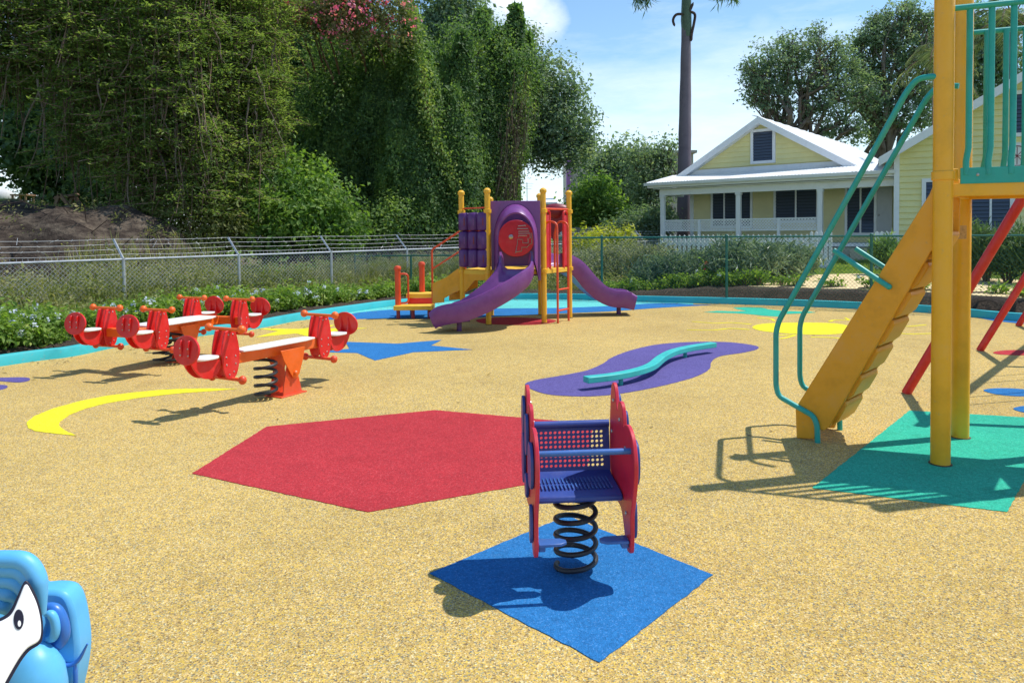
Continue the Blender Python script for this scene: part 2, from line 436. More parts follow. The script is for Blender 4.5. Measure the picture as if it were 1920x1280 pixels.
A_, B_, C_ = G(1705,770), G(1523,915), G(1888,960); inlay('teal_mat_marking', [A_, B_, C_, Vector((4.47,5.97,0))], 'teal')
BLOB = [(985,722),(1003,713),(1060,703),(1102,694),(1130,682),(1150,669),(1190,655),(1240,645),(1310,641),(1370,642),(1415,648),(1421,654),(1395,661),(1350,668),(1334,678),(1330,692),(1305,706),(1260,719),(1200,732),(1140,741),(1080,743),(1020,738)]
inlay('purple_wave_marking', gp(BLOB, True, 4), 'purple')
inlay('blue_star_marking', gp([(598,660),(655,654),(648,641),(745,644.5),(828,637.5),(808,648),(886,655.5),(775,660.5),(703,676),(670,662)]), 'blue')
inlay('yellow_star_marking', gp([(480,632),(522,621),(485,616),(560,617),(628,609),(612,616),(688,615),(622,622),(585,633),(555,625)]), 'yellow')
moon = [(445,729),(400,728.5),(350,729),(300,731),(250,736),(200,742),(150,752),(100,766),(65,780),(50,792),(52,802),(64,808),(95,812),(143,817),(120,806),(110,798),(113,790),(130,778),(160,766),(200,756),(260,746),(330,738),(400,733)]
inlay('yellow_moon_marking', gp(moon), 'yellow')
inlay('purple_footprint_marking', gp([(-70,712),(-10,714),(35,717),(55,713),(50,708),(10,708),(-40,710)], True), 'purple')
inlay('purple_footprint_marking', gp([(-60,722),(-20,722),(8,722),(14,726),(0,731),(-40,735)], True), 'purple')
inlay('teal_splash_marking', gp([(1319,585.5),(1345,583),(1380,584),(1400,583),(1383,580),(1374,577),(1400,576),(1430,577),(1440,580),(1468,583),(1520,584.5),(1530,586),(1500,588),(1470,589),(1462,594),(1430,592),(1408,589.5),(1380,587.5)], False), 'teal')
sun = [(1411,613),(1425,608),(1460,605.5),(1520,605),(1570,607),(1598,613),(1602,619),(1580,625),(1540,627.5),(1490,626),(1440,622),(1418,618)]
inlay('yellow_sun_marking', gp(sun, True), 'yellow')
def rayline(name, L, w=.030):
    P = catmull([G(*p) for p in L], 6); a = []; b_ = []
    for i, p in enumerate(P):
        t = (P[min(i+1, len(P)-1)]-P[max(i-1, 0)]).normalized(); n = Vector((-t.y, t.x, 0))*w*(1-.3*i/len(P))
        a.append(p+n); b_.append(p-n)
    inlay(name, a+b_[::-1], 'yellow')
for L in ([(1408,608),(1370,605),(1340,606),(1298,603)], [(1405,618),(1370,616),(1335,619),(1288,618.5)], [(1460,629),(1490,628),(1470,634),(1448,636)],
          [(1555,603),(1565,600),(1590,600),(1585,596)], [(1420,596),(1445,598),(1452,602)], [(1606,611),(1660,610),(1700,612),(1736,609)], [(1608,620),(1660,622),(1700,626),(1755,625)], [(1520,632),(1560,633),(1600,637),(1650,635)]):
    rayline('yellow_sun_ray_marking', L)
inlay('red_circle_marking', gp([(893,600),(920,596),(960,595),(1000,596.5),(1040,600),(1035,605),(1000,609),(950,609),(905,606)], True), 'red')
inlay('red_dot_marking', gp([(1862,661),(1885,657),(1930,657),(1970,661),(1940,666),(1880,665)], True), 'red')
inlay('blue_dot_marking', gp([(1844,732),(1870,728),(1920,730),(1960,737),(1920,743),(1872,740)], True), 'blue')
inlay('blue_dot_marking', gp([(1900,766),(1925,761),(1960,766),(1950,775),(1918,773)], True), 'blue')
# the pool of aqua and blue along the far kerb
def inset(i0, i1, off):
    return [Vector((p.x, p.y, 0)) for p in KS[i0:i1]]
i0 = min(range(len(KS)), key=lambda i: (KS[i]-G(560,601)).length); i1 = min(range(len(KS)), key=lambda i: (KS[i]-G(1300,568)).length)
edge = KS[i0:i1+1]
inner = [G(*p) for p in [(1300,571),(1240,568.5),(1120,575),(1040,577.5),(930,578.5),(850,579),(760,579),(677,585.5),(645,592),(600,597)]]
pool_in = [G(*p) for p in [(1335,572),(1240,577),(1140,584),(1000,590),(850,597),(735,597),(645,599),(590,600)]]
inlay('aqua_pool_marking', [p+Vector((0,-.02,0)) for p in edge] + catmull(inner, 4), 'aqua')
inlay('blue_pool_marking', catmull(inner, 4)[::-1] + catmull(pool_in, 4), 'blue', .0045)
inlay('blue_pool_marking', [G(*p) for p in [(1828,594.5),(1870,597),(1960,605),(2040,616),(1960,611),(1900,605.5),(1860,601)]], 'blue')

# kerb and flower bed follow the outline
def offset(i, d):
    t = (KS[min(i+1, len(KS)-1)]-KS[max(i-1, 0)]).normalized(); return KS[i]+Vector((-t.y, t.x, 0))*d
kerbm = paint('kerb_teal_paint', (.045, .46, .50), .55, .12, .3, dirt=.45, bmp=.3, scale=2)
q = B(); prof = [(0, -.08), (0, .115), (.012, .13), (.12, .13), (.132, .115), (.132, -.08)]
q.rings([[offset(i, a)+Vector((0, 0, z)) for a, z in prof] for i in range(len(KS))])
struct(q.obj('kerb', kerbm, smooth=50))
q = B(); rs = []
for i in range(len(KS)):
    p0 = offset(i, 1.0); R = float(sst(2., 5., np.array(p0.x))); h = .12+.20*R
    rs.append([offset(i, a)+Vector((0, 0, z+.02*math.sin(i*1.7+a*5)*(a > .2))) for a, z in ((.134, .02), (.16, .10), (.26, .11), (.34, .08+h*.6), (.46, h), (1.2, h+.02), (1.7, h-.02), (1.9, -.1))])
q.rings(rs, closed=False, caps=False)
soilm, nt, b = newmat('bed_soil'); n2 = noise(nt, 30, 6, .75)
nt.links.new(ramp(nt, n2, [(.3, (.02, .014, .01)), (.5, (.06, .042, .028)), (.75, (.16, .115, .075))]), b.inputs['Base Color']); b.inputs['Roughness'].default_value = 1
bump(nt, b, n2, 1, .05)
struct(q.obj('flower_bed', soilm, smooth=60))
# sandy path beyond the green fence
sandm, nt, b = newmat('path_sand'); n1 = noise(nt, 3, 7, .7)
nt.links.new(ramp(nt, n1, [(.3, (.50, .36, .18)), (.5, (.74, .57, .30)), (.7, (.84, .70, .42))]), b.inputs['Base Color']); b.inputs['Roughness'].default_value = .95
bump(nt, b, n1, .6, .05)
q = B(); rs = []
i0, i1 = [min(range(len(KS)), key=lambda i: (KS[i]-G(x, y)).length) for x, y in ((1392, 571), (1920, 603))]
for i in range(i0, i1+6):
    far = float(np.interp(i, [i0, i0+2, i0+5, i0+8, i1+6], [.8, 3.0, 5.2, 6.2, 4.5])); row = []
    for k in range(13):
        p = offset(i, .60+(far-.60)*k/12); row.append(Vector((p.x, p.y, max(.335, hz1(p.x, p.y)+.03)+.015*mnoise.noise(Vector((p.x*2, p.y*2, 0))))))
    rs.append([row[0]-Vector((0, 0, .2))]+row+[row[-1]-Vector((0, 0, .2))])
q.rings(rs, closed=False, caps=False)
struct(q.obj('path', sandm, smooth=60))
# ------------------------------------------------------------------ paints
redp = paint('red_plastic', (.70, .014, .014), .32, .15, .5, dirt=.12)
redpanel = paint('red_panel', (.60, .02, .045), .38, .16, .5, dirt=.12)
orange = paint('orange_paint', (.84, .135, .010), .35, .12, .5, dirt=.2)
redorange = paint('red_orange_paint', (.74, .075, .018), .35, .14, .5, dirt=.2)
whitep = paint('white_plastic', (.80, .79, .76), .4, .06, .4, dirt=.22)
black = paint('black_steel', (.018, .018, .022), .38, .3, .5, dirt=.3)
steel = paint('bolt_steel', (.5, .5, .5), .3, .1, .5, metal=.9, dirt=.2)
purple = paint('purple_plastic', (.19, .048, .225), .30, .14, .5, dirt=.08, bmp=.03)
dpurple = paint('dark_purple_plastic', (.10, .022, .16), .35, .2, .5, dirt=.1)
yellow = paint('yellow_paint', (.84, .43, .014), .35, .12, .5, dirt=.22, scale=3)
deckyel = paint('deck_yellow_coating', (.82, .50, .05), .5, .12, .4, dirt=.25, scale=8)
stairyel = paint('stair_yellow_paint', (.76, .35, .018), .42, .14, .4, dirt=.28, scale=4)
teal = paint('teal_paint', (.014, .36, .31), .33, .14, .5, dirt=.14, scale=5)
beamteal = paint('beam_teal_paint', (.03, .48, .44), .4, .12, .5, dirt=.15)
bluep = paint('blue_plastic', (.028, .065, .30), .36, .16, .5, dirt=.12)
bluebar = paint('blue_paint', (.045, .14, .42), .34, .16, .5, dirt=.18)
swred = paint('swing_red_paint', (.66, .022, .018), .35, .15, .5, dirt=.2)
maroon = paint('maroon_plastic', (.22, .012, .03), .4, .2, .5, dirt=.1)

gapm = paint('footing_gap', (.10, .085, .055), .95, .4, .1, dirt=.3, bmp=.4, scale=20)
def footing(p, r, parent):
    q2 = B(); q2.lathe([(r-.002, 0), (r+.011, .0), (r+.012, .0065), (r+.004, .009), (r-.002, .009)], (p[0], p[1], 0), 20); q2.obj('footing_ring', gapm, parent, W=True)
def ell(rx, ry, n=28, c=(0, 0), p=2.0):
    o = []
    for i in range(n):
        a = 2*PI*i/n; co, si = math.cos(a), math.sin(a)
        o.append((c[0]+rx*math.copysign(abs(co)**(2/p), co), c[1]+ry*math.copysign(abs(si)**(2/p), si)))
    return o
def helix(c, r, z0, z1, turns, n=24, ph=0):
    N = int(turns*n); out = []
    for i in range(N+1):
        t = i/N; a = ph+2*PI*turns*t
        e = min(t*turns, (1-t)*turns, 1)*.5+.5          # flatter end coils
        out.append((c[0]+r*math.cos(a), c[1]+r*math.sin(a), z0+(z1-z0)*(t if 0.06 < t < .94 else (0.06*(t/.06)**1.6 if t <= .06 else 1-.06*((1-t)/.06)**1.6))))
    return out

# ------------------------------------------------------------------ spring rider with two seats
def spring_rider():
    P = Vector((.285, 3.40, 0))
    t = thing('spring_rider', 'red and blue animal spring rider on one black coil, standing on the blue square', 'spring rider', P, math.radians(4.5))
    q = B(); q.tube(helix((0, 0), .094, .018, .385, 5.0, 28, 2.6), .0125, 9); q.obj('spring', black, t)
    q = B(); q.prism(ell(.10, .06, 20, (0, 0), 3.5), (0, 0, .35), (1, 0, 0), (0, 1, 0), 0, .012); q.obj('spring_plate', black, t, bevel=.003)
    side = [(.205,.165),(.235,.18),(.245,.24),(.25,.34),(.285,.43),(.315,.52),(.318,.60),(.29,.675),(.245,.715),(.19,.73),(.14,.72),(.115,.705),(.108,.745),(.085,.79),(.045,.805),(.012,.785),(-.005,.75),
            (-.03,.775),(-.06,.835),(-.095,.862),(-.13,.845),(-.15,.79),(-.165,.70),(-.18,.58),(-.175,.47),(-.155,.385),(-.11,.33),(-.05,.312),(.02,.315),(.075,.30),(.115,.245),(.15,.185),(.175,.165)]
    sm = [(p.x, p.y) for p in catmull([(a, b, 0) for a, b in side], 4, True)]
    for s in (-1, 1):
        q = B(); x0 = s*.212
        q.prism(sm, (x0, 0, 0), (0, -1, 0), (0, 0, 1), -.0095, .0095)
        sp_ = q.obj('side_panel', redpanel, t, bevel=.004, smooth=30)
        xo = s*.231
        for (rx, ry, c) in ((.045, .095, (.045, .665)), (.05, .09, (-.105, .72)), (.075, .10, (.215, .575)), (.05, .13, (-.11, .52)), (.03, .085, (.205, .315)), (.045, .055, (.02, .42))):
            q = B(); q.prism(ell(rx, ry, 24, c, 2.4), (xo, 0, 0), (0, -1, 0), (0, 0, 1), -.007, .007)
            q.obj('blue_decoration', bluep, sp_, bevel=.003)
        for (a, b) in ((.16, .62), (-.12, .62), (.2, .22), (-.06, .36), (.17, .33), (-.08, .78), (.05, .72)):
            q = B(); q.lathe([(.002, -.003), (.009, -.002), (.008, .003), (.002, .004)], (s*.199, -a, b), 10, (-s, 0, 0))
            q.obj('bolt', steel, sp_)
    # perforated back panel: a grid of square cells, each round hole cut through
    q = B(); w_, z0_, z1_ = .40, .415, .655; yb = .15; tk = .010
    def Pb(u, v, d): return Vector((u, yb+.035*(v-z0_)/.24+d, v))
    nx_, nz_ = 15, 8; cx0, cx1, cz0, cz1 = -.172, .172, .435, .615; dx = (cx1-cx0)/nx_; dz = (cz1-cz0)/nz_
    for i in range(nx_):
        for j in range(nz_):
            a, b_ = cx0+i*dx, cz0+j*dz; cu, cv = a+dx/2, b_+dz/2; r = min(dx, dz)*.36
            cor = [(a, b_), (a+dx, b_), (a+dx, b_+dz), (a, b_+dz)]; ring = [(cu+r*math.cos(PI*k/4+PI/8-PI), cv+r*math.sin(PI*k/4+PI/8-PI)) for k in range(8)]
            for d in (0, tk):
                vs = [Pb(u, v, d) for u, v in cor+ring]
                fs = []
                for k in range(4):
                    r1, r2, r3 = 4+(2*k) % 8, 4+(2*k+1) % 8, 4+(2*k+2) % 8
                    fs += [(k, (k+1) % 4, r2, r1)]; fs += [((k+1) % 4, r3, r2)]
                q.add(vs, fs)
            vs = [Pb(u, v, d) for d in (0, tk) for u, v in ring]
            q.add(vs, [(k, (k+1) % 8, 8+(k+1) % 8, 8+k) for k in range(8)])
    for (ua, ub, va, vb) in ((-.2, .2, z0_, cz0), (-.2, cx0, cz0, cz1), (cx1, .2, cz0, cz1), (-.2, .2, cz1, z1_-.03)):
        q.add([Pb(u, v, d) for d in (0, tk) for u, v in ((ua, va), (ub, va), (ub, vb), (ua, vb))], [(0,1,2,3),(4,5,6,7),(0,1,5,4),(1,2,6,5),(2,3,7,6),(3,0,4,7)])
    q.tube([Pb(-.2, z1_-.014, .006), Pb(.2, z1_-.014, .006)], .019, 14)
    q.obj('backrest', bluep, t)
    q = B(); prof = [(.155, .425), (.12, .412), (.0, .405), (-.08, .402), (-.115, .392), (-.122, .372), (-.10, .36), (.14, .36)]
    q.prism([(-a, b) for a, b in prof], (-.2, 0, 0), (0, -1, 0), (0, 0, 1), -.4, 0)
    st = q.obj('seat', bluep, t, bevel=.006)
    q = B()
    for i in range(19):
        for yy in (.05, -.03): q.box((-.162+i*.018, yy, .4115), (.007, .066, .006))
    q.obj('grip_rib', bluebar, st, bevel=.002)
    q = B(); q.tube([(-.205, -.255, .635), (.205, -.255, .635)], .0135, 14); q.obj('handlebar', bluebar, t)
    for s in (-1, 1):
        q = B(); q.prism([(0, -.035), (.10, -.03), (.125, -.012), (.125, .012), (.10, .03), (0, .035)], (s*.2, -.2, .222), (-s, 0, 0), (0, 1, 0), -.007, .007); q.box((s*.185, -.2, .205), (.03, .04, .03))
        q.obj('footrest', bluebar, t, bevel=.003)
spring_rider()

# ------------------------------------------------------------------ spring seesaws
def seesaw(name, label, P, rz, rows, tw, px):
    t = thing(name, label, 'seesaw', P, rz, 'orange and red spring seesaws')
    for dy in ((0,) if len(rows) == 1 else (-.1, .1)):
        q = B(); q.tube(helix((-.14, dy), .10, .03, .40, 4.5, 20, .4), .0155, 8); q.obj('spring', black, t)
    # bracket: welded foot, inner wedge and hanging outer wedge with its pivot
    q = B(); q.prism([(-.01, .0), (.25, .0), (.235, .04), (.18, .24), (.14, .28), (.05, .30), (.0, .10)], (0, -.085, 0), (1, 0, 0), (0, 0, 1), -.006, .006)
    q.prism([(-.01, .0), (.25, .0), (.235, .04), (.18, .24), (.14, .28), (.05, .30), (.0, .10)], (0, .085, 0), (1, 0, 0), (0, 0, 1), -.006, .006)
    q.box((.11, 0, .006), (.34, .24, .012)); q.obj('base_bracket', redorange, t, bevel=.003)
    for s in (-1, 1):
        q = B(); q.prism([(-.05, .46), (.27, .46), (.25, .36), (.19, .20), (.155, .165), (.115, .165), (.08, .21), (-.01, .36)], (0, s*.108, 0), (1, 0, 0), (0, 0, 1), -.006, .006)
        br = q.obj('pivot_bracket', orange, t, bevel=.003)
        q = B(); q.lathe([(.005, 0), (.026, .0), (.026, .012), (.016, .024), (.004, .026)], (.135, s*.114, .215), 14, (0, s, 0))
        q.obj('pivot_bolt', orange, br)
    q = B()
    if len(rows) == 1: q.box((0, 0, .455), (2*px+.42, .085, .10))
    else:
        q.box((0, 0, .455), (2*px-.02, .16, .10))
        for s in (-1, 1):
            q.box((s*(px+.02), 0, .455), (.09, abs(rows[0])*2+.12, .098))
            for r in rows: q.box((s*(px+.16), r, .455), (.30, .085, .099))
    q.obj('beam', orange, t, bevel=.008)
    L = px-.14; q = B(); q.prism([(-L, -tw*.32), (-L+.16, -tw/2), (L-.16, -tw/2), (L, -tw*.32), (L, tw*.32), (L-.16, tw/2), (-L+.16, tw/2), (-L, tw*.32)], (0, 0, .508), (1, 0, 0), (0, 1, 0), 0, .018)
    q.obj('table_top', whitep, t, bevel=.005)
    for s in (-1, 1):
        for r in rows:
            X = s*px
            for e in (-1, 1):
                q = B(); ov = [(a, b) for a, b in [(p.x, p.y) for p in catmull([(-.055,.31,0),(0,.285,0),(.055,.31,0),(.088,.40,0),(.098,.50,0),(.088,.60,0),(.062,.70,0),(.045,.725,0),(-.045,.725,0),(-.062,.70,0),(-.088,.60,0),(-.098,.50,0),(-.088,.40,0)], 4, True)]]
                q.prism(ov, (X, r+e*.062, 0), (1, 0, 0), (0, 0, 1), -.009, .009)
                pn = q.obj('body_panel', redp, t, bevel=.004, smooth=30)
                for (a, b) in ((-.05, .42), (.05, .42), (-.05, .49), (.05, .49), (-.02, .33), (.03, .35), (-.025, .69), (.025, .69)):
                    q = B(); q.lathe([(.001, 0), (.008, 0), (.006, .005), (.001, .006)], (X+a, r+e*.071, b), 8, (0, e, 0))
                    q.obj('bolt', steel, pn)
            q = B(); q.tube([(X, r-.215, .735), (X, r+.215, .735)], .0165, 12); h = q.obj('handlebar', orange, t)
            for e in (-1, 1):
                q = B(); q.ball((X, r+e*.215, .742), .039, 16); q.obj('ball_grip', orange, h)
            q = B(); q.tube([(X-s*.01, r-.20, .285), (X-s*.01, r+.20, .285)], .0165, 12); h = q.obj('footrest', redorange, t)
            for e in (-1, 1):
                q = B(); q.ball((X-s*.01, r+e*.20, .285), .037, 16, (1, 1, 1.1)); q.obj('ball_end', redorange, h)
            sx_ = X+s*.235
            q = B(); q.prism(ell(.125, .105, 28, (0, 0), 2.6), (sx_, r, .497), (1, 0, 0), (0, 1, 0), 0, .022); q.obj('seat', whitep, t, bevel=.006)
            for e in (-1, 1):      # curled supports that carry the seat and the backrest
                q = B(); arc = []
                for k in range(15):
                    a = -PI*.08-(PI*.92)*k/14; arc.append((.0+.125*math.cos(a)*1.0, .47+.13*math.sin(a)))
                cx = s*.235
                out = [(.13,.475),(.125,.40),(.085,.345),(.02,.325),(-.06,.345),(-.13,.41),(-.175,.50),(-.195,.60),(-.195,.68),(-.15,.68),(-.145,.60),(-.125,.53),(-.085,.495),(.0,.49)]
                out = [(p.x, p.y) for p in catmull([(a, b, 0) for a, b in out], 3, True)]
                q.prism([(X+s*.235-s*a*1.0, b) for a, b in out], (0, r+e*.05, 0), (1, 0, 0), (0, 0, 1), -.008, .008)
                q.obj('seat_support', redp, t, bevel=.003, smooth=30)
            bx = X+s*.405; q = B(); tl = Vector((-s*.12, 0, 1)).normalized()
            q.prism(ell(.165, .128, 32), (bx, r, .60), (0, 1, 0), tl, -.01, .01)
            bk = q.obj('backrest', redp, t, bevel=.004, smooth=30)
            for e in (-1, 1):
                q = B(); q.box((bx+s*.018, r+e*.05, .59), (.012, .022, .10)); q.obj('bracket', redp, bk, bevel=.003)
                for zz in (.56, .62):
                    q = B(); q.lathe([(.001, 0), (.008, 0), (.006, .006), (.001, .007)], (bx+s*.024, r+e*.05, zz), 8, (s, 0, 0)); q.obj('bolt', steel, bk)
    return t
AX = math.atan2(.87, .48)
seesaw('spring_seesaw', 'near two-seat red and orange spring seesaw with one white table board', (-2.32, 7.15, 0), AX, (0,), .22, .60)
seesaw('spring_seesaw', 'far four-seat red and orange spring seesaw beside the turquoise kerb', (-4.2, 9.13, 0), math.atan2(.93, .36), (-.40, .40), .44, .66)

# ------------------------------------------------------------------ balance beam
bt = G(1217, 690); bt = thing('balance_beam', 'low wavy turquoise balance beam lying on the purple wave', 'balance beam', (bt.x, bt.y, 0))
cp = catmull([G(x, y, .135) for x, y in [(1098,706),(1150,700),(1195,691),(1222,681),(1240,667),(1262,656),(1295,648),(1338,641.5)]], 7)
q = B(); rs = []
for i, p in enumerate(cp):
    t_ = (cp[min(i+1, len(cp)-1)]-cp[max(i-1, 0)]).normalized(); n = Vector((-t_.y, t_.x, 0))*.052
    rs.append([p-n, p+n, p+n-Vector((0,0,.062)), p-n-Vector((0,0,.062))])
q.rings(rs); q.obj('beam', beamteal, bt, bevel=.007, smooth=30, W=True)
for k in (9, 40):
    q = B(); p = cp[k]; q.tube([(p.x, p.y, 0), (p.x, p.y, .08)], .024, 12); q.obj('foot', teal, bt, W=True)

# ------------------------------------------------------------------ tall stair tower on the right
P1 = G(1763, 870); P2 = G(1800, 820)
sd_ = (G(1495, 820)-P1); sd_.z = 0; sd_.normalize(); off = P2-P1; off = off - sd_*off.dot(sd_)
tower = thing('climbing_tower', 'tall yellow stair tower with teal handrails, standing on the teal mat', 'climbing tower', (P1.x, P1.y, 0))
E1 = Vector((.94, -.34, 0)).normalized()*1.02
hexv = [P2, P2+E1, P1+E1, P1]
Cn = (P1+P2+E1)/2
DZ = 1.87
for k, p in enumerate(hexv):
    ph = (3.30, 3.22, 3.16, 3.14)[k]; q = B(); q.tube([(p.x, p.y, 0), (p.x, p.y, ph)], .0605, 26); q.lathe([(.063, 0), (.066, .01), (.066, .02), (.05, .035), (.01, .042)], (p.x, p.y, ph), 22)
    po = q.obj('post', yellow, tower, W=True)
    q = B(); q.lathe([(.062, -.03), (.069, -.028), (.069, .028), (.062, .03)], (p.x, p.y, DZ+.06), 22)
    footing(p, .0605, po)
    d = (Cn-p).normalized(); q.box((p.x+d.x*.075, p.y+d.y*.075, DZ+.06), (.05, .04, .09), math.atan2(d.y, d.x)); q.obj('clamp', yellow, po, W=True, bevel=.003)
q = B(); hx = [(p.x+(Cn.x-p.x)*.06, p.y+(Cn.y-p.y)*.06) for p in hexv]
q.prism(hx, (0,0,DZ-.05), (1,0,0), (0,1,0), 0, .045)
for k in range(4):
    a = Vector((*hx[k], DZ-.035)); b_ = Vector((*hx[(k+1) % 4], DZ-.035)); q.bar(a, b_, .04, .085)
q.obj('platform', yellow, tower, W=True, bevel=.004)
def guard(a, b_, name='guard_rail'):
    d = (b_-a); L = d.length; d.normalize(); a0 = a+d*.10; b0 = b_-d*.10; z0, z1 = DZ+.10, 3.02
    q = B(); q.bar((a0.x, a0.y, DZ+.055), (b0.x, b0.y, DZ+.055), .018, .105)
    o = q.obj(name, teal, tower, W=True, bevel=.003)
    n = 7
    for i in range(n):
        q = B(); p = a0+d*((L-.2)*(i+.25)/(n-.5)); inn = (Cn-p).normalized()*.02
        q.tube([(p.x, p.y, z0-.04), (p.x, p.y, z0+.05), (p.x+inn.x, p.y+inn.y, z0+.14), (p.x+inn.x, p.y+inn.y, z1)], .019, 10); q.obj('baluster', teal, o, W=True)
    q = B(); q.tube([(a.x, a.y, z1), (b_.x, b_.y, z1)], .019, 12); q.obj('top_rail', teal, o, W=True)
    m_ = (a0+b0)/2
    for e in (-.3, 0, .3):
        q = B(); p = m_+d*e*L; nrm = (p-Cn).normalized(); q.lathe([(.001, 0), (.012, 0), (.01, .007), (.001, .009)], (p.x+nrm.x*.009, p.y+nrm.y*.009, DZ+.06), 12, nrm)
        q.obj('bolt', steel, o, W=True)
for k in (0, 2): guard(hexv[k], hexv[k+1])
# stringers, cut to the photographed outline in their own planes
def PN(x, y): return PV(x, y, P1, sd_)
S0 = [(1495,822),(1493,764),(1744,364),(1752,345),(1764,331),(1772,331),(1772,440),(1745,474),(1725,508),(1556,800),(1546,806),(1534,803),(1528,822)]
def in_plane(L, shift):
    out = []
    for x, y in L:
        p = PN(x, y); out.append(((p-P1).dot(sd_), max(p.z, 0)))
    return out
sp2 = in_plane(S0, 0)
stair = B(); ew = off.normalized(); W_ = .40
for k, o_ in enumerate((0, W_)):
    q = B(); base = Vector((P1.x, P1.y, 0))+ew*(o_ + (-.0 if k else .0))
    q.prism(sp2, base, sd_, (0,0,1), -.018, .018); q.obj('stringer', stairyel, tower, W=True, bevel=.006)
# folded steps between the stringers show below their lower edge
lo0 = in_plane([(1556,800)], 0)[0]; lo1 = in_plane([(1772,432)], 0)[0]
up = Vector((lo1[0]-lo0[0], lo1[1]-lo0[1])); Ls = up.length; upn = up.normalized(); nr = Vector((-upn.y, upn.x))
if nr.x < 0: nr = -nr       # towards the upper face of the stair
ns = 7
for k in range(ns):
    a = Vector(lo0)+up*(k+.08)/ns; b_ = Vector(lo0)+up*(k+.92)/ns
    outn = -nr*.024
    poly = [a+nr*.03, a-upn*.01+outn*.1, a+outn+upn*.045, b_+outn-upn*.012, b_+outn*.1+upn*.012, b_+nr*.03, b_+nr*.17-upn*.02, b_+nr*.19-upn*.05, a+nr*.07]
    q = B(); q.prism([(p[0], p[1]) for p in poly], Vector((P1.x, P1.y, 0))+ew*.004, sd_, (0,0,1), -(W_-.045)-.02 if False else -.02, .02) if False else None
    vs2 = [(p[0], p[1]) for p in poly]
    base = Vector((P1.x, P1.y, 0))
    ez = sd_.cross(Vector((0,0,1))).normalized(); sgn = 1 if ez.dot(ew) > 0 else -1
    q.prism(vs2, base, sd_, (0,0,1), sgn*.0185 if sgn > 0 else -(W_-.0185), (W_-.0185) if sgn > 0 else -.0185)
    q.obj('step', stairyel, tower, W=True, bevel=.008)
HN = [(1536,832),(1535,795),(1528,778),(1463,741),(1458,722),(1458,622),(1463,602),(1703,172),(1722,150),(1745,145),(1768,145)]
rail = []
for x, y in HN:
    p = PN(x, y); rail.append(Vector((p.x, p.y, max(p.z, -.01))))
q = B(); nrm = -ew*.03; q.tube(fillet([p+nrm for p in rail], .06), .0205, 12); hr = q.obj('handrail', teal, tower, W=True)
def brk(a, b_, o_, parent):
    q = B(); A = PN(*a)+o_; Bq = PN(*b_)+o_; q.tube([A, Bq], .0195, 12); q.ball(Bq, .021, 10); q.obj('bracket', teal, parent, W=True)
brk((1566,469), (1669,537), nrm, hr)
sh = ew*(W_+.03); q = B(); q.tube(fillet([p+sh for p in rail], .06), .0205, 12); hr2 = q.obj('handrail', teal, tower, W=True)
brk((1566,469), (1669,537), sh, hr2)
# slide leaving the far right side of the platform
e0 = (hexv[1]+hexv[2])/2; dd = (e0-Cn).normalized(); sdw = Vector((-dd.y, dd.x, 0))
rs = []
for i in range(15):
    t = i/14; x = .02+2.5*t; z = DZ-.02-(1.62*(t*t*(3-2*t)*.85+.15*t)) ; c_ = e0+dd*x
    rs.append([c_+sdw*a+Vector((0,0,z+h)) for a, h in ((-.27,.2),(-.25,.2),(-.23,.02),(.23,.02),(.25,.2),(.27,.2),(.25,-.02),(-.25,-.02))])
q = B(); q.rings(rs); q.obj('slide', teal, tower, W=True, smooth=50)
q = B(); c_ = e0+dd*2.35; q.tube([(c_.x, c_.y, 0), (c_.x, c_.y, .2)], .04, 12); q.obj('slide_foot', yellow, tower, W=True)
# maintenance sticker on the rear post
q = B(); 
vd = (C0-P2); vd.z = 0; vd.normalize(); sr = Vector((-vd.y, vd.x, 0))
rs = []
for i in range(7):
    a = (i-3)*.16; dr_ = vd*math.cos(a)+sr*math.sin(a); rs.append([P2+dr_*.0615+Vector((0,0,z)) for z in (1.50, 1.60)])
q.rings(rs, closed=False, caps=False); q.obj('notice_sticker', [paint('sticker_print', (.60, .36, .14), .5, .3, scale=60)], tower, W=True)

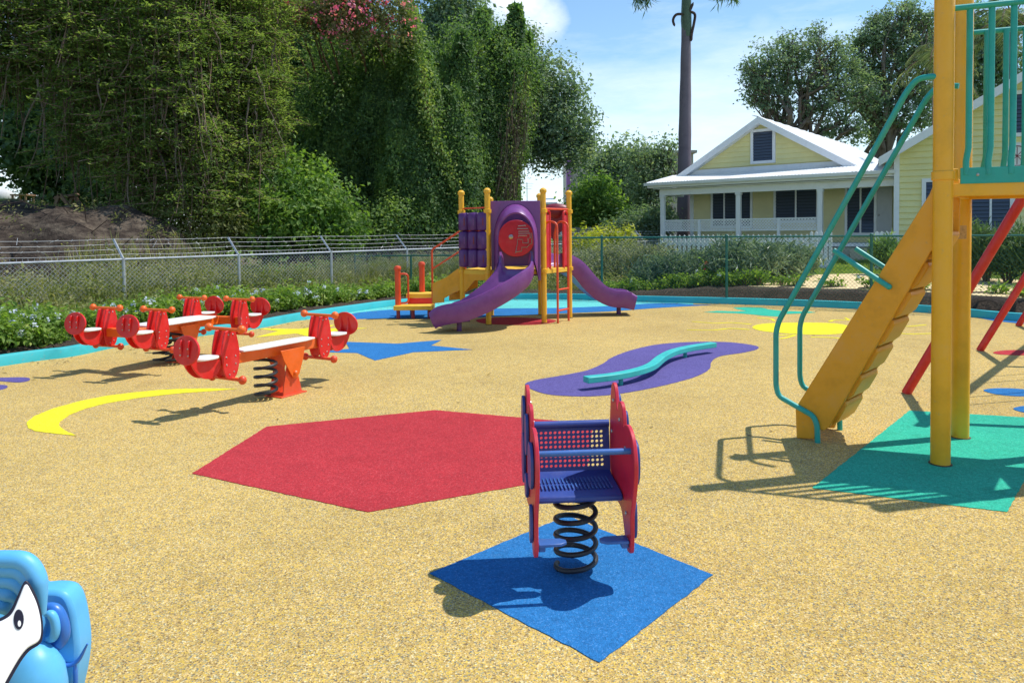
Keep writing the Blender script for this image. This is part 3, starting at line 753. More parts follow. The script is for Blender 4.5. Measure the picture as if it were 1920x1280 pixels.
# ------------------------------------------------------------------ swing frame at the right edge
L1, L2, L3 = G(1699, 737), G(1837, 657), G(1909, 611)
q_ = Vector((.73, -.68, 0)); sw = thing('playground_swing', 'red steel swing frame with slanted legs behind the yellow stair tower', 'swing set', (L1.x, L1.y, 0))
H = 2.3; ap = []
for L in (L1, L2, L3):
    A = L+q_*1.14+Vector((0,0,H)); ap.append(A)
    q = B(); q.tube([L, A], .043, 14); q.obj('leg', swred, sw, W=True)
    q = B(); q.tube([L+q_*2.28, A], .043, 14); q.obj('leg', swred, sw, W=True)
q = B(); q.tube([ap[0]-(ap[2]-ap[0]).normalized()*.15, ap[2]+(ap[2]-ap[0]).normalized()*.15], .05, 16); q.obj('top_bar', swred, sw, W=True)
rubm = paint('black_rubber', (.02, .02, .02), .7, .3, .3)
for i, (a, b_) in enumerate(((ap[0], ap[1]), (ap[1], ap[2]))):
    for u in (.3, .7):
        p = a+(b_-a)*u; d = (b_-a).normalized()
        s_ = thing('belt_swing', 'black belt swing seat on two chains, %s %s bay of the red frame' % ('first in the' if u < .5 else 'second in the', 'near' if i == 0 else 'far'), 'swing', (p.x, p.y, .5), 0, 'swings hanging in the red frame')
        q = B(); arc = [(p.x+d.x*.22*math.cos(PI+PI*k/10), p.y+d.y*.22*math.cos(PI+PI*k/10), .52+.10*math.sin(PI+PI*k/10)) for k in range(11)]
        q.rings([[Vector(c_)+q_*e+Vector((0,0,h)) for e, h in ((-.07,0),(.07,0),(.07,.012),(-.07,.012))] for c_ in arc]); q.obj('seat', rubm, s_, W=True)
        for e in (-1, 1):
            q = B(); t0 = Vector((p.x+d.x*.22*e, p.y+d.y*.22*e, .52)); t1 = Vector((p.x+d.x*.22*e, p.y+d.y*.22*e, 2.26))
            q.tube([t0, t1], .008, 6); q.obj('chain', steel, s_, W=True)
# ------------------------------------------------------------------ the purple slide structure
PA, PB, PC, PD, PE, PF = (Vector((*p, 0)) for p in ((-.41,12.46),(.545,12.60),(.53,13.85),(1.04,13.30),(-.88,12.90),(-.40,13.80)))
ps = thing('slide_structure', 'play structure with two purple slides, yellow posts and red rails by the far kerb', 'play structure', (0, 13.1, 0))
def PO(q, name, mat, parent=ps, **k): return q.obj(name, mat, parent, W=True, **k)
DK = .93
for p, h in ((PA, 2.27), (PB, 2.27), (PC, 2.24), (PD, 2.26), (PE, 2.26), (PF, 2.18)):
    q = B(); q.tube([(p.x, p.y, 0), (p.x, p.y, h)], .047, 18); o = PO(q, 'post', yellow); footing(p, .047, o)
    q = B(); q.lathe([(.058, -.03), (.062, 0), (.06, .02), (.03, .05), (.005, .055)], (p.x, p.y, h), 16); PO(q, 'post_cap', yellow, o)
    for z in (1.93, DK-.03):
        q = B(); q.lathe([(.053, -.035), (.068, -.03), (.068, .03), (.053, .035)], (p.x, p.y, z), 16); PO(q, 'clamp', yellow, o)
q = B(); dkp = [PA, PB, PD, PC, PF, PE]
q.prism([(p.x, p.y) for p in dkp], (0,0,0), (1,0,0), (0,1,0), DK-.05, DK)
for i in range(6): q.bar(dkp[i]+Vector((0,0,DK-.045)), dkp[(i+1) % 6]+Vector((0,0,DK-.045)), .03, .075)
PO(q, 'deck', deckyel, bevel=.004)
def chute(path, mat, tall0=.0):
    c = catmull(path, 6); rs = []
    for i, p in enumerate(c):
        t = (c[min(i+1, len(c)-1)]-c[max(i-1, 0)]).normalized(); n = t.cross(Vector((0,0,1))).normalized(); u = n.cross(t).normalized()
        f = i/(len(c)-1); k = 1+tall0*max(0, 1-f*6); e = 1-.25*max(0, (f-.9)/.1)
        sec = [(-.245,-.115),(-.295,-.02),(-.305,.14*k),(-.285,.20*k*e),(-.25,.203*k*e),(-.225,.16*k*e),(-.205,.05),(-.15,.008),(0,0),(.15,.008),(.205,.05),(.225,.16*k*e),(.25,.203*k*e),(.285,.20*k*e),(.305,.14*k),(.295,-.02),(.245,-.115),(0,-.08)]
        rs.append([p+n*a+u*h for a, h in sec])
    q = B(); q.rings(rs); return PO(q, 'slide', mat, smooth=60)
s1 = chute([(.07,12.62,.93),(.07,12.40,.93),(.035,12.10,.80),(-.17,11.88,.615),(-.47,11.74,.43),(-.75,11.70,.30),(-.97,11.74,.245),(-1.17,11.82,.17)], purple, .5)
q = B(); q.tube([(-.86,11.72,0), (-.86,11.72,.22)], .042, 14); q.prism([(-.16,-.1),(.16,-.1),(.14,.1),(-.14,.1)], (-.84,11.72,.155), (1,0,0), (0,1,0), 0, .05); PO(q, 'foot', dpurple, s1)
s2 = chute([(.76,13.50,.93),(.95,13.60,.93),(1.16,13.68,.80),(1.40,13.73,.55),(1.63,13.76,.37),(1.85,13.77,.28),(2.08,13.77,.255),(2.27,13.77,.215)], purple, .25)
q = B(); q.tube([(2.0,13.78,0), (2.0,13.78,.22)], .042, 14); q.prism([(-.16,-.1),(.16,-.1),(.14,.1),(-.14,.1)], (2.0,13.78,.155), (1,0,0), (0,1,0), 0, .05); PO(q, 'foot', dpurple, s2)
# hooded entry wall of the front slide
def arch(rx, zc, rz, zb, y, n=22, cx=.07):
    pts = [Vector((cx+rx, y, zb)), Vector((cx+rx, y, (zb+zc)/2))]
    for i in range(n+1):
        a = PI*i/n; pts.append(Vector((cx+rx*math.cos(a), y, zc+rz*math.sin(a)**.9)))
    return pts + [Vector((cx-rx, y, (zb+zc)/2)), Vector((cx-rx, y, zb))]
yb = 12.52; inn = arch(.375, 1.42, .63, .74, yb)
x0, x1, zt = -.355, .49, 2.10; outb = []
for k, p in enumerate(inn):
    f = k/(len(inn)-1)
    if k < 5: outb.append(Vector((x1, yb, p.z if k < 2 else 1.45+.65*(k-1)/4)))
    elif k > len(inn)-6: kk = len(inn)-1-k; outb.append(Vector((x0, yb, p.z if kk < 2 else 1.45+.65*(kk-1)/4)))
    else: outb.append(Vector((x1+(x0-x1)*(k-5)/(len(inn)-11), yb, zt)))
q = B(); n = len(inn); T = Vector((0, .035, 0))
vs = inn+outb+[p+T for p in inn]+[p+T for p in outb]
fs = [(i, i+1, n+i+1, n+i) for i in range(n-1)]+[(2*n+i, 2*n+i+1, 3*n+i+1, 3*n+i) for i in range(n-1)]
fs += [(n+i, n+i+1, 3*n+i+1, 3*n+i) for i in range(n-1)]+[(i, i+1, 2*n+i+1, 2*n+i) for i in range(n-1)]+[(0, n, 3*n, 2*n), (n-1, 2*n-1, 4*n-1, 3*n-1)]
q.add(vs, fs); hood = PO(q, 'slide_entry_panel', purple, bevel=.006)
q = B(); rs = []
for (rx, zc, rz, zb, y) in ((.375,1.42,.63,.76,12.53),(.372,1.42,.61,.80,12.46),(.355,1.42,.565,.9,12.36),(.33,1.42,.51,1.0,12.26),(.312,1.42,.48,1.05,12.225),(.292,1.42,.455,1.05,12.24),(.305,1.42,.49,1.0,12.32),(.34,1.42,.58,.9,12.46)):
    rs.append(arch(rx, zc, rz, zb, y))
q.rings(rs+[rs[0]], closed=False, caps=False); PO(q, 'slide_hood', purple, hood, smooth=70)
# back wall with the round maze
q = B(); bw = [(-.36,.74),(.49,.74),(.49,2.06),(.40,2.10),(.30,2.04),(.12,2.06),(-.1,2.06),(-.2,2.12),(-.36,2.12)]
q.prism(bw, (0, 13.84, 0), (1,0,0), (0,0,1), -.015, .015); bp = PO(q, 'back_panel', dpurple, bevel=.005)
q = B(); q.prism(ell(.345, .345, 40), (.085, 13.79, 1.45), (1,0,0), (0,0,1), -.02, .02); mz = PO(q, 'maze_disc', redpanel, bevel=.008)
q = B(); Z = 1.45
def mzp(L): 
    q = B(); q.tube([(.085+a, 13.765, Z+b) for a, b in L], .0085, 6); PO(q, 'maze_track', steel, mz)
mzp([(-.02,-.28),(.02,-.1),(.02,-.02),(.12,-.02),(.12,-.09),(.22,-.09),(.22,.0),(.26,.0),(.26,.09),(.04,.09),(.04,.13),(.24,.13),(.22,.18),(.02,.18),(.04,.23),(.18,.24)])
mzp([(-.02,-.26),(.10,-.24),(.10,-.17),(.20,-.17),(.24,-.12),(.29,-.1),(.29,.1)]); mzp([(.04,.02),(.04,.05),(.2,.05)])
q = B(); q.ball((.085-.10, 13.76, Z+.03), .045, 12, (1,.4,1)); PO(q, 'maze_knob', steel, mz)
# noughts-and-crosses spinner wall
e = (PA-PE); L = e.length; ed = e.normalized()
for z in (1.99, 1.60, 1.32, 1.02):
    q = B(); q.tube([PE+Vector((0,0,z)), PA+Vector((0,0,z))], .013, 8); PO(q, 'cross_bar', redorange)
for r, z in enumerate((1.125, 1.435, 1.755)):
    for c_ in range(3):
        p = PE+ed*(L*(.14+.36*c_)); q = B()
        hh = .15; q.lathe([(.012, -hh-.012), (.10, -hh), (.115, -hh+.02), (.117, 0), (.115, hh-.02), (.10, hh), (.012, hh+.012)], (p.x, p.y, z), 20)
        cy = PO(q, 'spinner', dpurple, smooth=50)
        q = B(); q.box((p.x-.01, p.y-.117, z), (.018, .014, .13)); PO(q, 'slot_bar', purple if (r+c_) % 2 else maroon, cy, bevel=.003)
# stair from the transfer steps up to the left deck
S0_ = Vector((-1.44, 13.18, 0)); S1_ = PE+Vector((-.03,.03,0)); dS = (S1_-S0_).normalized(); LS = (S1_-S0_).length
pn = Vector((-dS.y, dS.x, 0))
for k in (0, 1):
    q = B(); b0 = S0_+pn*(.60*k)
    q.prism([(0,.30),(0,.66),(.30,.78),(LS-.06,.93),(LS+.02,.93),(LS+.02,.56),(LS-.1,.52),(.24,.40),(.24,.33)], b0, dS, (0,0,1), -.015, .015); PO(q, 'stair_side', stairyel, bevel=.005)
q = B(); q.prism([(0,.93),(L*.96,.93),(L*.96,.76),(.28,.74),(.05,.54),(0,.54)], PE+ed*.04, ed, (0,0,1), -.012, .012); PO(q, 'deck_skirt', stairyel, bevel=.004)
for k in range(3):
    q = B(); c_ = S0_+dS*(.10+.19*k)+pn*.30; q.box((c_.x, c_.y, .48+.14*k), (.21, .57, .035), math.atan2(dS.y, dS.x)); PO(q, 'step', deckyel, bevel=.005)
for k in (0, 1):
    b0 = S0_+pn*(.62*k)+Vector((0,0,0)); xo = dS*(.0 if k == 0 else .34)
    q = B(); q.tube(fillet([b0+xo+Vector((0,0,.32 if k == 0 else .7)), b0+xo+Vector((0,0,1.27+.1*k)), b0+dS*(LS)+Vector((0,0,1.60))], .05), .0185, 10)
    hr = PO(q, 'handrail', redorange)
    q = B(); q.tube([b0+xo+Vector((0,0,.92+.14*k)), b0+dS*LS+Vector((0,0,1.25))], .014, 8); PO(q, 'mid_rail', redorange, hr)
# transfer platform
q = B(); q.box((-1.815, 13.50, .205), (.72, .34, .085)); PO(q, 'lower_step', deckyel, bevel=.012)
q = B(); q.box((-1.73, 13.86, .40), (.52, .40, .085)); PO(q, 'upper_step', deckyel, bevel=.012)
q = B(); q.box((-1.72, 13.68, .30), (.48, .03, .11)); PO(q, 'riser', redp, bevel=.004)
for x, y, z in ((-2.10,13.42,.17),(-1.83,13.42,.17),(-1.53,13.42,.17),(-1.93,14.0,.36),(-1.52,14.0,.36)):
    q = B(); q.tube([(x,y,0),(x,y,z)], .035, 12); PO(q, 'leg', maroon)
for x, y, z0, z1 in ((-2.115,13.52,.2,.93),(-1.73,14.02,.40,.98)):
    q = B(); q.tube([(x,y,z0),(x,y,z1)], .055, 16); q.lathe([(.06,-.04),(.066,-.03),(.066,.01),(.05,.035),(.01,.045)], (x,y,z1), 16); PO(q, 'short_post', redorange)
q = B(); q.tube(fillet([(-2.1,13.52,.82),(-1.93,13.56,.82),(-1.93,13.56,.28),(-2.1,13.52,.28)], .07), .018, 10); PO(q, 'grab_loop', redorange)
# ladder and grab loops on the right
la, lb = Vector((.775,12.53,0)), Vector((.985,12.86,0)); bk_ = Vector((-.84,.54,0)).normalized()*.27
for p in (la, lb):
    q = B(); q.tube(fillet([p, p+Vector((0,0,1.72)), p+bk_*.75+Vector((0,0,1.76)), p+bk_+Vector((0,0,1.55)), p+bk_+Vector((0,0,DK))], .09), .0195, 10); PO(q, 'ladder_rail', redorange)
for z in (.215, .575): q = B(); q.tube([la+Vector((0,0,z)), lb+Vector((0,0,z))], .0165, 10); PO(q, 'rung', redorange)
ld_ = (PD-PB).normalized()
for p, sgn in ((PB, 1), (PD, -1)):
    a = p+ld_*(.07*sgn); c_ = p+ld_*(.20*sgn)
    q = B(); q.tube(fillet([a+Vector((0,0,DK-.02)), a+Vector((0,0,1.93)), c_+Vector((0,0,1.93)), c_+Vector((0,0,DK-.02))], .06), .021, 10); g_ = PO(q, 'grab_loop', redp)
    q = B(); q.bar((a+c_)/2+Vector((0,0,DK+.02)), (a+c_)/2+Vector((0,0,1.86)), .10, .012, ld_.cross(Vector((0,0,1)))); PO(q, 'infill_panel', redpanel, g_)
q = B(); q.tube([PB+Vector((0,0,1.965)), PD+Vector((0,0,1.965))], .02, 10); PO(q, 'top_bar', redorange)
cd = (PD-PC).normalized(); cl_ = (PD-PC).length
q = B(); q.prism([(.04,1.98),(cl_-.04,1.98),(cl_-.05,1.66),(cl_*.62,1.52),(cl_*.5,1.38),(cl_*.36,1.52),(.05,1.66)], PC, cd, (0,0,1), -.015, .015)
PO(q, 'slide_canopy', maroon, bevel=.005)
q = B(); q.ball((.83,13.5,1.95), .22, 18, (1.2,.5,.62)); PO(q, 'canopy_dome', maroon)
# ------------------------------------------------------------------ blue animal rocker at the lower left corner
hb = paint('sky_blue_plastic', (.11, .45, .80), .40, .1, .5, dirt=.06, bmp=.02); hbd = paint('mid_blue_plastic', (.035, .17, .55), .3, .1, .5, dirt=.06, bmp=.02)
hwh = paint('white_face_plastic', (.82, .82, .80), .3, .03, .5, dirt=.04, bmp=.02); hbk = paint('outline_black', (.012, .008, .02), .35, .1, .5, dirt=0, bmp=0)
hr = thing('animal_rocker', 'blue moulded animal spring rocker with a white face patch, cropped at the lower left corner', 'spring rocker', (-1.56, 2.0, 0))
q = B(); q.tube(helix((-1.56, 2.02), .10, .02, .30, 4, 26), .015, 9); q.obj('spring', black, hr, W=True)
q = B(); rs = []                                # body: a long rounded shell lying along x
for i in range(15):
    s_ = i/14; x = -2.12+.79*s_; k = math.sin(PI*(.06+.88*s_))**.45
    w_ = .145*k; h = (.165 if s_ > .6 else .13)*k; zc_ = .43+.0*s_ - (.05 if .25 < s_ < .6 else 0)
    rs.append([Vector((x, 2.10+w_*math.copysign(abs(math.cos(a))**.75, math.cos(a)), zc_+h*math.copysign(abs(math.sin(a))**.75, math.sin(a)))) for a in [2*PI*j/20 for j in range(20)]])
q.rings(rs); q.obj('body', hb, hr, W=True, smooth=80)
q = B(); fl_ = [(66,1096),(90,1087),(125,1084),(150,1090),(163,1112),(171,1150),(175,1190),(172,1230),(164,1270),(150,1330),(120,1390),(60,1400),(20,1360),(40,1200)]
pl = [PV(x, y, (0, 2.08), (1, 0)) for x, y in fl_]; q.prism([(p.x, p.z) for p in catmull(pl, 3, True)], (0, 2.08, 0), (1,0,0), (0,0,1), .0, .075)
q.obj('rear_fender', hb, hr, W=True, bevel=.026, smooth=60)
def tb(L, Y, r, mat, name, n=10, seg=4):
    q = B(); pp = catmull([DP(x, y, Y) for x, y in L], seg); k = len(pp)
    q.tube(pp, [r*(.35+.65*min(1, 4*min(i, k-1-i)/k+.1)) for i in range(k)], n); q.obj(name, mat, hr, W=True, smooth=80)
for L in ([(96,1228),(92,1258),(84,1300)], [(115,1246),(113,1275),(108,1320)], [(140,1240),(142,1275),(138,1320)]): tb(L, 2.001, .006, hbd, 'moulded_line')
tb([(92,1205),(102,1228),(124,1246),(146,1238),(164,1206)], 2.001, .006, hbd, 'moulded_line')
tb([(78,1142),(92,1137),(108,1146),(118,1168),(120,1188),(112,1204),(96,1212),(80,1206)], 1.975, .016, hbd, 'grip_loop', 12)
tb([(84,1152),(94,1150),(102,1162),(104,1182),(98,1196),(86,1198)], 1.95, .012, hb, 'grip_loop', 12)
q = B(); q.ball((-1.515, 2.02, .53), .2, 24, (1.08, .72, .90)); q.obj('head', hb, hr, W=True, smooth=80)
q = B(); p = DP(62, 1290, 1.93); q.ball((p.x, p.y, p.z), .085, 18, (1, .9, 1.5)); q.obj('front_leg', hb, hr, W=True, smooth=80)
for L, r in (([(-110,1052),(-40,1050),(15,1049),(45,1052),(64,1072),(74,1105),(79,1150)], .019), ([(-110,1072),(-30,1068),(10,1066),(40,1070),(58,1090),(69,1125)], .018), ([(-110,1094),(-30,1088),(5,1086),(30,1090),(49,1106),(62,1140)], .017),
             ([(-110,1116),(-30,1110),(-4,1107),(20,1112),(36,1128)], .017), ([(-110,1138),(-40,1132),(-10,1130),(8,1136),(20,1150)], .016), ([(-110,1060),(-40,1056),(20,1057),(50,1062),(66,1090),(72,1130)], .012)):
    tb(L, 1.875, r*1.27, hb, 'mane_ridge', 12, 6)
q = B(); q.ball((-1.49, 1.985, .645), .1, 20, (1.75, .9, .75)); q.obj('mane', hb, hr, W=True, smooth=80)
fo = Vector((-1.27, 1.75, .60)); fn = Vector((.50, -.70, .42)).normalized(); fd = Vector((-fn.y, fn.x, 0)).normalized(); fe = fn.cross(fd)
def PP(x, y): d = ray(x, y); return C0+d*((fo-C0).dot(fn)/d.dot(fn))
def patch(L, t0, t1, mat, name, bev=.004, sm=True):
    P = [PP(x, y) for x, y in L]; P2 = [Vector(((p-fo).dot(fd), (p-fo).dot(fe), 0)) for p in P]; P2 = catmull(P2, 4, True) if sm else P2
    q = B(); q.prism([(p.x, p.y) for p in P2], fo, fd, fe, t0, t1); q.obj(name, mat, hr, W=True, bevel=bev)
face = [(-75,1190),(-20,1172),(10,1160),(24,1147),(36,1120),(48,1095),(60,1112),(70,1136),(76,1165),(76,1190),(70,1203),(52,1214),(38,1230),(22,1256),(4,1290),(-12,1330),(-75,1340)]
out = [(-78,1183),(-22,1166),(6,1155),(20,1142),(33,1115),(48,1088),(64,1108),(74,1134),(80,1164),(80,1192),(74,1207),(56,1219),(43,1234),(27,1260),(9,1294),(-8,1336),(-78,1346)]
patch(out, -.035, .010, hbk, 'face_outline', .002); patch(face, -.03, .016, hwh, 'face_patch', .003)
el = [(35+9.5*math.cos(2*PI*i/18), 1161+19*math.sin(2*PI*i/18)) for i in range(18)]; patch(el, .0, .0185, hbk, 'pupil', .001, False)
el = [(36+3.2*math.cos(2*PI*i/12), 1169+6*math.sin(2*PI*i/12)) for i in range(12)]; patch(el, .0, .0200, hwh, 'eye_highlight', .0005, False)
q = B(); q.box((-1.95, 2.1, .60), (.06, .26, .26)); q.obj('backrest', hbd, hr, W=True, bevel=.02)
# ------------------------------------------------------------------ chain link
galv = paint('galvanised_steel', (.52, .53, .54), .42, .12, .5, metal=.55, dirt=.2)
galvw = paint('galvanised_wire', (.50, .51, .52), .5, .1, .5, metal=.3, dirt=0, bmp=0)
greenst = paint('green_coated_steel', (.010, .13, .10), .4, .15, .5, dirt=.15)
greenw = paint('green_coated_wire', (.012, .10, .075), .5, .1, .4, dirt=0, bmp=0)
def wires(segs, r):
    segs = np.array(segs, float); a, b = segs[:, 0], segs[:, 1]; d = unit(b-a)
    n = unit(np.cross(d, np.tile([0.3, .2, 1.], (len(d), 1)))); m = np.cross(d, n)
    V = []
    for p in (a, b):
        for k in range(3): V.append(p+(n*math.cos(2.094*k)+m*math.sin(2.094*k))*r)
    V = np.stack(V, 1).reshape(-1, 3); o = np.arange(len(segs))[:, None, None]*6
    Fq = (o+np.array([[0,1,4,3],[1,2,5,4],[2,0,3,5]])[None]).reshape(-1, 4); return V, Fq
def linkmesh(a, b, z0, z1, pitch, r, mat, parent, off):
    a = np.array(a[:2]); b = np.array(b[:2]); L = np.linalg.norm(b-a); d = (b-a)/L; h = z1-z0; S = []
    for sg in (1, -1):
        s = -h
        while s < L+h:
            # the line (s + sg*t, t), t 0..h, cut to 0..L
            t0, t1 = 0, h
            if sg == 1: t0 = max(0, -s); t1 = min(h, L-s)
            else: t0 = max(0, s-L); t1 = min(h, s)
            if t1 > t0+.01:
                q0, q1 = s+sg*t0, s+sg*t1; e = .003*sg; nv = np.array([-d[1], d[0]])*e
                S.append([(*(a+d*q0+nv), z0+t0), (*(a+d*q1+nv), z0+t1)])
            s += pitch
    V, Fq = wires(S, r); V = V-np.array(off)
    return nmesh('wire_mesh', V, Fq, mat, parent)
# grey fence with barbed outriggers
fp = [Vector((FL0[0]+1.625*n, FL0[1]+1.8*n, 0)) for n in range(-3, 10)]
sf = thing('chain_link_fence', 'grey galvanised chain link fence with slanted arms and barbed wires on top', 'fence', fp[3])
LO = tuple(fp[3]); TZ = 1.11
outw = Vector((-.742, .67, 0))
tops = [0, .10, .22, .34, .46]
for k, p in enumerate(fp):
    z0 = hz1(p.x, p.y)-.1; q = B(); q.tube([(p.x, p.y, z0), (p.x, p.y, TZ+.03)], .032, 10); po = q.obj('post', galv, sf, W=True)
    q = B(); e = p+outw*.36+Vector((-.05, 0, 0)); q.bar((p.x, p.y, TZ), (e.x, e.y, TZ+.40), .035, .03, (0, 1, 0)); q.obj('arm', galv, po, W=True)
for k in range(len(fp)-1):
    a, b = fp[k], fp[k+1]
    q = B(); q.tube([(a.x, a.y, TZ), (b.x, b.y, TZ)], .022, 8); q.obj('top_rail', galv, sf, W=True)
    linkmesh(a, b, -.05, TZ, .085, .0030, galvw, sf, LO)
for i in range(4):
    f = (i+1)/4; S = []
    for k in range(len(fp)-1):
        L = 8; 
        for j in range(L):
            def P_(u):
                p = fp[k]+(fp[k+1]-fp[k])*u+outw*.36*f+Vector((-.05*f, 0, 0)); return (p.x, p.y, TZ+.40*f-.02*math.sin(PI*u))
            S.append([P_(j/L), P_((j+1)/L)])
            c_ = np.array(P_((j+.5)/L)); w0 = RNG.normal(size=3)*.03; S.append([c_-w0, c_+w0])
    V, Fq = wires(S, .0042); nmesh('barbed_wire', V-np.array(LO), Fq, galvw, sf)
S = []
for k in range(len(fp)-1):       # twisted wire ends that stand above the rail
    for j in range(26):
        p = fp[k]+(fp[k+1]-fp[k])*((j+.5)/26); S.append([(p.x, p.y, TZ), (p.x+RNG.normal()*.006, p.y, TZ+.07)])
V, Fq = wires(S, .0035); nmesh('wire_end', V-np.array(LO), Fq, galvw, sf)
# green fence along the far kerb
gpx = [(-.9,17.35),(2.03,16.55),(4.53,15.45),(6.90,14.05),(9.25,12.55),(11.5,10.9)]
gpts = [Vector((x, y+.02, 0)) for x, y in gpx]
gf = thing('chain_link_fence', 'dark green chain link fence rising from the far kerb, without barbed wire', 'fence', gpts[1]); LO = tuple(gpts[1])
for p in gpts:
    q = B(); q.tube([(p.x, p.y, 0), (p.x, p.y, 1.43)], .027, 10); q.ball((p.x, p.y, 1.44), .032, 10); q.obj('post', greenst, gf, W=True)
for a, b in zip(gpts, gpts[1:]):
    q = B(); q.tube([(a.x, a.y, 1.415), (b.x, b.y, 1.415)], .018, 8); q.obj('top_rail', greenst, gf, W=True)
    linkmesh(a, b, .12, 1.41, .075, .0026, greenw, gf, LO)
# old green rail section running back from the corner
a, b = Vector((-.9,17.37,0)), Vector((-4.2,19.6,0))
gs = thing('chain_link_fence', 'short green chain link section behind the orange stair rails', 'fence', a); LO = tuple(a)
for p in (a+(b-a)*.05, a+(b-a)*.5, b): q = B(); q.tube([(p.x, p.y, -.1), (p.x, p.y, 1.0)], .025, 8); q.obj('post', greenst, gs, W=True)
q = B(); q.tube([(a.x, a.y, 1.02), (b.x, b.y, .96)], .018, 8); q.obj('top_rail', greenst, gs, W=True)
linkmesh(a, b, .0, .96, .075, .0028, greenw, gs, LO)

# ------------------------------------------------------------------ yellow timber houses
def siding(name, col, pitch=.19):
    m, nt, b = newmat(name); n1 = noise(nt, 1.2, 5, .6); n2 = noise(nt, 9, 5, .7, scl=(1, 1, 6))
    c = ramp(nt, n1, [(.3, tuple(q*.9 for q in col)), (.6, col), (.8, tuple(min(1, q*1.05) for q in col))])
    c = mixc(nt, ramp(nt, n2, [(.58, (0,0,0)), (.8, (.35,.35,.35))]), c, (.45, .40, .26))
    nt.links.new(c, b.inputs['Base Color']); b.inputs['Roughness'].default_value = .7; b.inputs['Specular IOR Level'].default_value = .25; return m
ysid = siding('pale_yellow_boards', (.84, .77, .38)); ysid2 = siding('porch_yellow_boards', (.80, .73, .42))
trimw = paint('white_trim_paint', (.82, .83, .84), .6, .06, .3, dirt=.18, scale=3)
roofw = paint('white_metal_roof', (.82, .83, .83), .35, .05, .5, metal=.0, dirt=.15, scale=1.5)
plinth = paint('beige_render', (.50, .46, .36), .85, .12, .2, dirt=.35, bmp=.2, scale=2)
glassd, nt, b = newmat('louvre_glass'); b.inputs['Base Color'].default_value = (.06, .075, .11, 1); b.inputs['Roughness'].default_value = .12; b.inputs['Specular IOR Level'].default_value = .6
intm = paint('dark_room', (.02, .02, .024), .9, .2, .1)
class Fr:
    """a wall frame: O origin on the ground, U along the wall, N back into the house"""
    def __init__(s, O, U): s.O = Vector(O); s.U = Vector(U).normalized(); s.N = Vector((-s.U.y, s.U.x, 0))
    def w(s, u, z, k=0): p = s.O+s.U*u+s.N*k; return Vector((p.x, p.y, z))
    def px(s, x, y, k=0):
        p = PV(x, y, s.O+s.N*k, s.U); return (p-s.O).dot(s.U), p.z
    def rect(s, q, u0, u1, z0, z1, k0, k1):
        q.prism([(u0, z0), (u1, z0), (u1, z1), (u0, z1)], s.O, s.U, (0,0,1), -k1, -k0)
def boards(q, f, poly, k, pitch=.20, t=.048):
    """lapped boards cut to a convex polygon (u, z)"""
    zs = [p[1] for p in poly]; z = min(zs)
    def span(z):
        xs = []
        for i in range(len(poly)):
            (a, b), (c, d) = poly[i], poly[(i+1) % len(poly)]
            if (b <= z < d) or (d <= z < b): xs.append(a+(c-a)*(z-b)/(d-b))
        return (min(xs), max(xs)) if len(xs) >= 2 else None
    while z < max(zs)-.02:
        zt = min(z+pitch, max(zs)-.001); a = span(z+.001); b = span(zt-.001)
        if a and b:
            vs = [f.w(a[0], z, k-t), f.w(a[1], z, k-t), f.w(b[1], zt, k-.004), f.w(b[0], zt, k-.004), f.w(a[0], z, k+.02), f.w(a[1], z, k+.02), f.w(b[1], zt, k+.02), f.w(b[0], zt, k+.02)]
            q.add(vs, [(0,1,2,3),(7,6,5,4),(0,4,5,1),(3,2,6,7),(0,3,7,4),(1,5,6,2)])
        z += pitch
def window(f, u0, u1, z0, z1, k, parent, W=True, mull=0, fr=.09):
    """white frame proud of the wall with glass louvres leaning in it"""
    q = B()
    f.rect(q, u0-fr, u1+fr, z1, z1+fr, k-.10, k+.02); f.rect(q, u0-fr, u1+fr, z0-fr, z0, k-.115, k+.02)
    f.rect(q, u0-fr, u0, z0, z1, k-.10, k+.02); f.rect(q, u1, u1+fr, z0, z1, k-.10, k+.02)
    for i in range(mull):
        c = u0+(u1-u0)*(i+1)/(mull+1); f.rect(q, c-.03, c+.03, z0, z1, k-.098, k+.02)
    wn = q.obj('window', trimw, parent, W=True)
    q = B(); n = max(3, int((z1-z0)/.115)); 
    for i in range(n):
        c = z0+(z1-z0)*(i+.5)/n; h = (z1-z0)/n*.5
        q.add([f.w(u0, c-h, k-.092), f.w(u1, c-h, k-.092), f.w(u1, c+h*.8, k-.062), f.w(u0, c+h*.8, k-.062)], [(0,1,2,3)])
    q.obj('louvre', glassd, wn, W=True, smooth=0)
    q = B(); f.rect(q, u0, u1, z0, z1, k-.056, k-.052); q.obj('pane', intm, wn, W=True, smooth=0)
    return wn
ZH = 30.4
h0 = C0 + ray(1243, 429.0)*(ZH/ray(1243, 429).y); hf = Fr((h0.x, h0.y, 0), (.78, -.626, 0))
house = thing('timber_house', 'pale yellow timber house with white metal gable roof and lattice porch rail', 'house', hf.O)
KW = 2.0
FLR = 1.02
uL = hf.px(1296, 400, KW)[0]; uR = hf.px(1676, 400, KW)[0]; uE = hf.px(1678, 340, 0)[0]
# raised base and floor
q = B(); hf.rect(q, -.15, uE+.3, 0, FLR-.14, .06, 9); q.obj('base_wall', plinth, house, W=True)
q = B(); hf.rect(q, -.25, uE+.35, FLR-.12, FLR, -.1, 9.2); q.obj('porch_floor', trimw, house, W=True)
